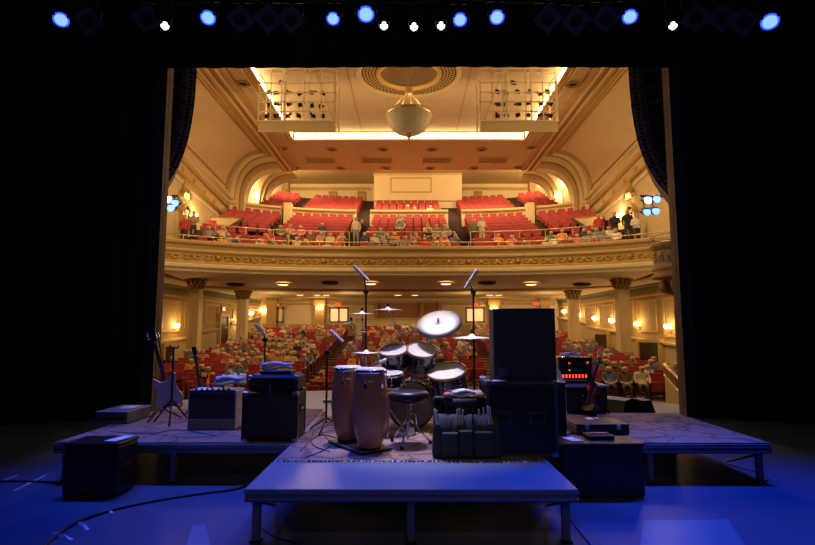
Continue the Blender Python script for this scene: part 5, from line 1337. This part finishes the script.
c2 = cymbal(351, 323.5, 20, kd + .0, .03, 'smallest splash cymbal at the far left of the kit'); b = atY(358, 345, kd + .0); cstand(c2, (b.x - .02, kd + .15, CZ), 'chrome stand of the smallest cymbal', (b.x - .02, kd + .15, atY(358, 345, kd + .1).z))
c = cymbal(366, 353, 29, kd - .3, .02, 'upper hi-hat cymbal behind the congas'); c_ = cymbal(366, 355.5, 29, kd - .3, .0, 'lower hi-hat cymbal behind the congas'); simple_stand((c.x, c.y, c.z + .08), CZ, 'chrome hi-hat stand behind the congas', 'hi_hat_stand')
# small stand microphone at snare
mic(atY(372, 366, kd - .2), atY(383, 361, kd - .2), 'black and silver microphone aimed at the snare drum')
# stool
p = G(408, 449); t = thing('drum_stool', 'black padded drum stool with chrome tripod in the middle of the riser', 'stool', (p.x, p.y + .12, CZ)); hz = atY(408, 391, p.y + .1).z - CZ
g = MB('stool_black'); g.lathe([(.12, hz - .125), (.19, hz - .11), (.215, hz - .07), (.22, hz - .03), (.2, hz - .006), (.15, hz), (0, hz)], 'stool_black', 32, sx=1.0); g.build('seat', t)
g = MB('chrome'); g.cyl((0, 0, .06), (0, 0, hz - .09), .016, 'chrome'); g.cyl((0, 0, .25), (0, 0, .31), .024, 'chrome'); g.build('post', t)
for a in (.25, 2.35, 4.45): g = MB('chrome'); g.tube([(0, 0, .28), (.24 * math.cos(a), .24 * math.sin(a), .02)], .01); g.tube([(0, 0, .08), (.14 * math.cos(a), .14 * math.sin(a), .12)], .007); lg = g.build('leg', t); g = MB('stool_black'); g.cyl((.235 * math.cos(a), .235 * math.sin(a), .002), (.245 * math.cos(a), .245 * math.sin(a), .035), .018); g.build('foot', lg)
# ---------------------------------------------------------------- stick bag
p = G(467, 460); W = (500 - 434) / 540. * p.y; t = thing('stick_bag', 'black fabric bag with open pockets standing on the drum riser', 'bag', (p.x, p.y + .14, CZ)); H = atY(467, 401, p.y).z - CZ
g = MB('bag'); pr = []; NX = 14
vs = []
for zi, (z, yo, wsc) in enumerate(((0, -.14, 1.), (.08, -.15, 1.0), (H * .45, -.135, .97), (H * .72, -.10, .93), (H * .74, -.07, .93))):
    for i in range(NX + 1):
        u = i / NX - .5; vs.append((u * W * wsc, yo + .012 * math.sin(i * 2.1 + z * 14) * (1 if 0 < zi < 4 else .3), z + (.006 * math.sin(i * 1.7) if zi > 2 else 0)))
g.add(vs, [(r_ * (NX + 1) + i, r_ * (NX + 1) + i + 1, (r_ + 1) * (NX + 1) + i + 1, (r_ + 1) * (NX + 1) + i) for r_ in range(4) for i in range(NX)], 'bag', True)
g.build('front_panel', t)
g = MB('bag')
g.add([(-W / 2, -.14, 0), (-W / 2, .14, 0), (-W * .46, .1, H), (-W * .47, -.1, H * .74), (W / 2, -.14, 0), (W / 2, .14, 0), (W * .46, .1, H), (W * .47, -.1, H * .74)], [(0, 3, 2, 1), (4, 5, 6, 7), (1, 2, 6, 5), (0, 1, 5, 4)], 'bag'); g.box((0, .02, H * .4), (W * .9, .2, H * .66), 'black_matte')
g.box((0, .09, H - .01), (W * .94, .05, .05), 'bag', bev=.02); g.build('back_panel', t)
for i, (u, w_, hh) in enumerate(((-.25, .24, .42), (-.02, .2, .46), (.25, .27, .44))):
    g = MB('bag'); g.box((u * W, -.165, H * hh / 2 + .02), (w_ * W, .05, H * hh), 'bag', bev=.02, rx=-.02); g.box((u * W, -.188, H * hh * .9), (w_ * W * .9, .01, .05), 'bag', bev=.004, rx=-.1); g.build('pocket', t)
g = MB('black_metal'); g.tube([(-W * .3, .1, H), (-W * .25, .1, H + .06), (W * .25, .1, H + .06), (W * .3, .1, H)], .012, 'bag'); g.build('handle', t)
random.seed(11)
for i, (u, lean, col, zt_, cl) in enumerate(((-.44, -.10, 'paper', .17, 'white'), (-.41, -.10, 'skin_head', .15, 'pale'), (-.14, .02, 'stick', .16, 'wooden'), (-.10, .0, 'stick', .17, 'wooden'), (-.06, .03, 'stick', .155, 'wooden'), (.09, .05, 'shell_dark', .17, 'dark'), (.2, -.03, 'stick', .16, 'wooden'), (.27, -.04, 'stick', .18, 'wooden'), (.34, -.06, 'paper', .2, 'white'), (.38, -.08, 'stick', .19, 'wooden'))):
    g = MB(col); z0 = H * .56; g.cyl((0, 0, 0), (lean * .2, .01, zt_ * .75), .0075, n=8); g.lathe([(.0075, 0), (.009, .01), (.004, .02), (0, .022)], col, 8, (lean * .2, .01, zt_ * .75))
    single(g, 'drumstick', ('%s drumstick standing in the %s of the black bag' % (cl, 'left corner' if i < 2 else 'left-centre pocket' if i < 5 else 'centre' if i < 6 else 'right pocket')), 'drumstick', (p.x + u * W, p.y + .02, CZ + z0 + .01), group='drumsticks in the bag')
# snare case behind bag with towel
b = atz(462, 424, CZ); zt = atY(462, 398, 5.35).z
t = thing('drum_case', 'dark drum case behind the stick bag with a towel on its top', 'case', (atY(462, 400, 5.45).x, 5.45, CZ)); g = MB('case_black'); g.lathe([(.0, 0), (.21, 0), (.215, .02), (.215, zt - CZ - .02), (.2, zt - CZ), (0, zt - CZ)], 'case_black', 28); g.build('body', t)
g = MB('tolex'); g.lathe([(.222, zt - CZ - .07), (.222, zt - CZ - .01), (.2, zt - CZ + .004)], 'tolex', 28); g.build('lid', t)
towel(.30, .16, .055, 'white and orange-striped towel folded on the drum case behind the bag', (t.location.x + .03, 5.40, zt + .008), rz=.15, rolls=2)
for dx in (-.15, .16): g = MB('shirt_orange'); g.lathe([(0, 0), (.04, .005), (.045, .03), (.03, .05), (0, .05)], 'shirt_orange' if dx > 0 else 'shirt_pink', 14); single(g, 'tape_roll', ('orange' if dx > 0 else 'pink') + ' small round roll beside the towel on the drum case', 'tape roll', (t.location.x + dx, 5.30, zt + .008))
# ---------------------------------------------------------------- road case and speaker (right of riser)
p = G(523, 457.5); W = (556 - 488) / 540. * (p.y - .1); L = .5; t = thing('road_case', 'large black road case with recessed handles under the big speaker', 'case', (p.x, p.y + L / 2, CZ), rz=-.0); H = atY(523, 383, p.y).z - CZ
g = MB('case_black'); g.box((0, 0, H / 2 + .01), (W, L, H - .01), 'case_black', bev=.01); g.build('body', t)
g = MB('case_edge'); corners(g, W, L, H - .01, 'case_edge', .028, .01); g.build('edging', t)
for sx in (-.28, .22):
    g = MB('case_edge'); g.box((sx * W, -L / 2 - .004, H * .52), (.15, .012, .11), 'case_edge', bev=.005); g.box((sx * W, -L / 2 - .008, H * .52), (.12, .012, .08), 'black_matte'); g.box((sx * W, -L / 2 - .02, H * .55), (.10, .02, .016), 'black_metal', bev=.006); g.build('handle', t)
g = MB('metal'); g.tube([(-.14, 0, 0), (.0, .0, .0), (.2, .1, 0)], .004, 'metal'); 
zt = CZ + H + .014
p2 = atY(524, 381, p.y + .06); Wf = (556 - 493) / 540. * (p.y + .05); t = thing('loudspeaker', 'big black loudspeaker with angled side standing on the road case', 'speaker', (atY(525, 381, p.y + .05).x, p.y + .06, zt), rz=0)
Hs = atY(524, 309, p.y + .05).z - zt; w2 = Wf / 2
poly = [(-w2, .18), (-w2 + .02, .04), (-w2 + .21, -.03), (w2 - .01, -.03), (w2, .0), (w2 - .04, .42), (-w2 + .08, .42)]
g = MB('tolex'); g.prism(poly, Hs, 'tolex'); g.build('cabinet', t)
g = MB('case_edge'); g.tube([(x, y, Hs) for x, y in poly] + [(poly[0][0], poly[0][1], Hs)], .006, 'tolex'); g.tube([(x, y, .0) for x, y in poly] + [(poly[0][0], poly[0][1], 0)], .006, 'tolex'); g.build('edge_trim', t)
g = MB('amp_cloth'); g.add([(-w2 + .235, -.034, .03), (w2 - .03, -.034, .03), (w2 - .03, -.034, Hs - .03), (-w2 + .235, -.034, Hs - .03)], [(0, 1, 2, 3)], 'amp_cloth'); g.build('grille', t)
g = MB('black_matte'); g.box((-w2 + .11, .0, Hs * .12), (.1, .02, .07), 'case_edge', rz=-.35, bev=.004); g.build('connector_plate', t)
g = MB('paper'); g.box((0, 0, .004), (.14, .09, .005), 'paper', rz=.3); single(g, 'paper_note', 'white paper scrap on the road case at the left foot of the big speaker', 'paper', (p.x - W / 2 + .1, p.y + .05, zt))
# ---------------------------------------------------------------- rack and its table case, right
p = G(590, 416); Yr_ = p.y + .1
a, b = atY(566, 386, Yr_), atY(608, 415, Yr_); t = thing('keyboard_case', 'grey-topped equipment trunk carrying the effects rack', 'case', ((a.x + b.x) / 2, Yr_ + .25, CZ)); Wc = b.x - a.x; Hc = a.z - CZ
g = MB('case_black'); g.box((0, 0, Hc / 2), (Wc, .5, Hc - .02), 'case_black', bev=.01); g.build('body', t)
g = MB('deck_grey'); g.box((0, 0, Hc - .005), (Wc + .04, .54, .035), 'deck_grey', bev=.006); g.build('lid', t)
for z in (.3, .6): g = MB('metal'); g.box((-.03, -.255, Hc * z), (.09, .012, .06), 'metal', bev=.008); g.build('latch', t)
a, b = atY(559, 357, Yr_ + .05), atY(593, 384, Yr_ + .05); Wr = b.x - a.x; Hr = a.z - (CZ + Hc + .02)
t = thing('effects_rack', 'open rack of electronics with red displays on the trunk', 'rack', ((a.x + b.x) / 2, Yr_ + .25, CZ + Hc + .016)); g = MB('case_edge')
g.box((-Wr / 2, 0, Hr / 2), (.02, .36, Hr), 'metal'); g.box((Wr / 2, 0, Hr / 2), (.02, .36, Hr), 'metal'); g.box((0, 0, Hr - .01), (Wr, .36, .02), 'metal'); g.box((0, 0, .01), (Wr, .36, .02), 'metal'); g.box((0, .17, Hr / 2), (Wr, .01, Hr), 'black_matte'); g.build('frame', t)
for i, (z, h_) in enumerate(((.78, .22), (.52, .2), (.25, .26))):
    g = MB('case_black'); g.box((0, -.02, Hr * z), (Wr - .05, .3, Hr * h_), 'case_black'); 
    for k_ in range(8 if i == 2 else 4): g.box((-Wr / 2 + .06 + k_ * (Wr - .1) / (8 if i == 2 else 4), -.175, Hr * z + (.02 if i == 2 else 0)), (.018, .012, Hr * h_ * (.45 if i == 2 else .2)), 'led_red' if i == 2 or k_ == 1 else 'metal')
    if i == 0: g.box((Wr / 2 - .06, -.175, Hr * .8), (.02, .012, .02), 'led_red')
    if i == 2:
        for k_ in range(10): g.box((-Wr / 2 + .05 + k_ * (Wr - .1) / 10, -.176, Hr * z - .04), (.012, .01, .02), 'paper')
    g.build('rack_unit', t)
towel(.26, .2, .04, 'white towel folded on top of the effects rack', (t.location.x - .02, t.location.y - .03, CZ + Hc + .02 + Hr + .004), rolls=2)
g = MB('paper'); g.add([(0, 0, 0), (.12, .02, 0), (.10, .06, .0), (.02, .0, .22), (0, .01, .24), (-.01, .03, 0)], [(0, 1, 3, 4), (1, 2, 3), (2, 5, 4, 3), (0, 5, 2, 1), (0, 4, 5)], 'paper'); single(g, 'folded_paper', 'folded white card standing between the big speaker and the effects rack', 'paper', (atY(558, 380, Yr_).x, Yr_ + .0, CZ + Hc + .016))
a, b = atY(556, 384, 5.9), atY(568, 424, 5.9); t = thing('equipment_case', 'narrow dark case between the road case and the trunk', 'case', ((a.x + b.x) / 2, 6.15, CZ)); Hn = a.z - CZ
g = MB('case_black'); g.box((0, 0, Hn / 2), (b.x - a.x, .4, Hn - .02), 'case_black', bev=.01); g.build('body', t); g = MB('case_black'); g.box((0, 0, Hn), (b.x - a.x + .02, .42, .03), bev=.008); g.build('lid', t)
# flat case
a, b = G(577, 437), G(630, 437); t = thing('flat_case', 'flat black case lying on the right riser before the dark guitar', 'case', ((a.x + b.x) / 2, a.y + .24, CZ)); W = b.x - a.x
g = MB('case_black'); g.box((0, 0, .055), (W, .46, .1), 'case_black', bev=.012); g.build('body', t); g = MB('deck_grey'); g.box((0, 0, .115), (W + .01, .47, .02), 'case_black', bev=.008); g.build('lid', t)
for sx in (-1, 1): g = MB('metal'); g.box((sx * W * .3, -.236, .09), (.05, .012, .05), bev=.006); g.build('latch', t)
g = MB('paper'); g.box((0, 0, .003), (.08, .16, .005), 'paper', rz=-.1); g.box((.1, .05, .003), (.04, .1, .004), 'paper'); single(g, 'set_list', 'white paper sheet on the flat case on the right riser', 'paper', (t.location.x - .04, t.location.y + .1, CZ + .128))
# wedge monitors
def wedge(px, py, w_, rz, label):
    p = atz(px, py, 0); t = thing('stage_monitor', label, 'stage monitor', (p.x, p.y, 0), rz); g = MB('tolex')
    pr = [(-.22, 0), (.22, 0), (.24, .12), (.05, .36), (-.16, .33), (-.24, .1)]
    M4 = Matrix(((0, 0, 1, -w_ / 2), (1, 0, 0, 0), (0, 1, 0, 0), (0, 0, 0, 1))); g.prism(pr, w_, 'tolex', M4); g.build('cabinet', t)
    g = MB('amp_cloth'); g.prism([(.236, .13), (.246, .13), (.056, .366), (.045, .36)], w_ - .06, 'amp_cloth', Matrix(((0, 0, 1, -w_ / 2 + .03), (1, 0, 0, 0), (0, 1, 0, 0), (0, 0, 0, 1)))); g.build('grille', t)
wedge(619, 417, .5, -.95, 'black floor monitor wedge on the stage floor beyond the right riser'); wedge(640, 418, .25, .6, 'smaller dark floor wedge beside the monitor beyond the right riser')
# ---------------------------------------------------------------- small table at the apron, left
b = atY(234, 374.5, 12.6); t = thing('side_table', 'small white-topped round table at the front of the stage behind the combo amplifier', 'table', (b.x, 12.6, 0)); h = b.z
g = MB('paper'); g.lathe([(0, h), (.27, h), (.28, h - .015), (.27, h - .03), (0, h - .03)], 'towel', 28); g.build('table_top', t); g = MB('metal'); g.cyl((0, 0, .02), (0, 0, h - .03), .02, 'metal'); g.build('post', t); g = MB('metal'); g.lathe([(0, .03), (.05, .025), (.18, 0), (0, 0)], 'metal', 20); g.build('base', t)
g = MB('glass_pale'  if False else 'gtr_white'); g.lathe([(0, 0), (.033, 0), (.033, .13), (.014, .17), (.014, .2), (0, .2)], 'gtr_white', 14); single(g, 'water_bottle', 'clear water bottle on the small white table', 'bottle', (b.x + .12, 12.55, h + .002))
towel(.2, .14, .05, 'crumpled white cloth on the small white table', (b.x - .08, 12.55, h + .004), rolls=2)
# ---------------------------------------------------------------- floor details
def floor_cable(pts, label, r_=.009, z=0.):
    P = [atz(x, y, z) + Vector((0, 0, r_)) for x, y in pts]; out = []
    for i in range(len(P) - 1):
        p0, p1, p2, p3 = P[max(i - 1, 0)], P[i], P[i + 1], P[min(i + 2, len(P) - 1)]
        for q_ in range(5): t_ = q_ / 5; out.append(.5 * ((2 * p1) + (p2 - p0) * t_ + (2 * p0 - 5 * p1 + 4 * p2 - p3) * t_ ** 2 + (3 * p1 - p0 - 3 * p2 + p3) * t_ ** 3))
    g = MB('cable'); g.tube(out + [P[-1]], r_, 'cable', 6); single(g, 'cable', label, 'cable')
floor_cable(((30, 560), (66, 530), (100, 515), (150, 503), (200, 495), (236, 490), (252, 484), (268, 470)), 'thick black cable crossing the blue floor to the drum riser', .012)
floor_cable(((-5, 482), (20, 482), (60, 483)), 'thin cable on the floor left of the black case')
floor_cable(((236, 470), (246, 476), (262, 500), (256, 520), (270, 535), (300, 545)), 'thin looping cable beside the left leg of the drum riser', .005)
floor_cable(((560, 500), (566, 515), (590, 545)), 'thin cable beside the right leg of the drum riser', .006)
floor_cable(((700, 452), (720, 462), (760, 474), (768, 480), (756, 484)), 'thin cable under the right end of the right riser', .006)
for k_, pts in enumerate((((300, 452), (318, 436), (340, 440), (352, 455)), ((306, 458), (330, 446), (322, 430), (335, 420)), ((345, 425), (318, 428), (312, 444), (330, 452)))):
    floor_cable(pts, ('thin', 'looped', 'short')[k_] + ' black cable on the carpet left of the congas', .005, CZ)
floor_cable(((110, 432), (150, 434), (178, 430), (215, 436)), 'thin cable along the left riser carpet by the guitar stand', .004, CZ)
floor_cable(((560, 424), (575, 418), (582, 430), (562, 436)), 'curled black cable on the right riser beside the road case', .006, CZ)
for k_, (x0, y0, x1, y1, w_) in enumerate(((0, 482, 18, 475, .02), (14, 491, 46, 475, .02), (54, 535, 72, 540, .03), (53, 533, 60, 536, .03), (77, 522, 88, 530, .03), (103, 511, 113, 513, .03))):
    a, b = atz(x0, y0, 0), atz(x1, y1, 0); d = (b - a); n_ = Vector((-d.y, d.x, 0)).normalized() * w_ / 2; g = MB('tape'); g.add([Vector((0, 0, .002)) - n_, d + Vector((0, 0, .002)) - n_, d + Vector((0, 0, .002)) + n_, n_ + Vector((0, 0, .002)), Vector((0, 0, .026 if k_ > 1 else .004)) + d * .5], [(0, 1, 4), (1, 2, 4), (2, 3, 4), (3, 0, 4)], 'tape')
    single(g, 'tape_strip', ('short white tape strip on the blue floor at the left edge', 'long white tape mark on the floor left of the black case', 'white tape strip holding the cable nearest the bottom corner', 'small tape piece beside the nearest cable tape', 'white tape strip holding the middle of the cable', 'white tape strip on the cable close to the black case')[k_], 'tape', a)
P4 = [atz(x, y, 0) for x, y in ((644, 521), (728, 520), (745, 546), (640, 546))]; o_ = P4[0]  # light reflection on the floor, put in as a thin pale blue sheet
g = MB('painted_sheen'); g.add([q_ - o_ + Vector((0, 0, z)) for z in (0.0, .006) for q_ in P4], [(4, 7, 6, 5), (0, 1, 5, 4), (1, 2, 6, 5), (2, 3, 7, 6), (3, 0, 4, 7)], 'painted_sheen'); single(g, 'floor_sheen', 'pale blue patch of reflected light painted on the floor at the lower right', 'painted light patch', o_)
P4 = [atz(x, y, 0) for x, y in ((192, 526), (205, 525), (211, 548), (186, 548))]; o_ = P4[0]  # second floor reflection, also painted as a thin pale sheet
g = MB('painted_sheen'); g.add([q_ - o_ + Vector((0, 0, z)) for z in (0.0, .006) for q_ in P4], [(4, 7, 6, 5), (0, 1, 5, 4), (1, 2, 6, 5), (2, 3, 7, 6), (3, 0, 4, 7)], 'painted_sheen'); single(g, 'floor_sheen', 'narrow strip of reflected light painted on the floor at the lower left of the drum riser', 'painted light patch', o_)
# monitor and pedals on the floor by the riser aisle
p = atz(330, 402, 0); t = thing('footswitch', 'small white-topped pedal on the floor beyond the congas', 'pedal', (p.x, p.y, 0)); g = MB('amp_white'); g.box((0, 0, .03), (.3, .2, .05), 'amp_white', bev=.01); g.build('body', t); g = MB('metal'); g.cyl((0, 0, .055), (0, 0, .075), .02); g.build('switch', t)
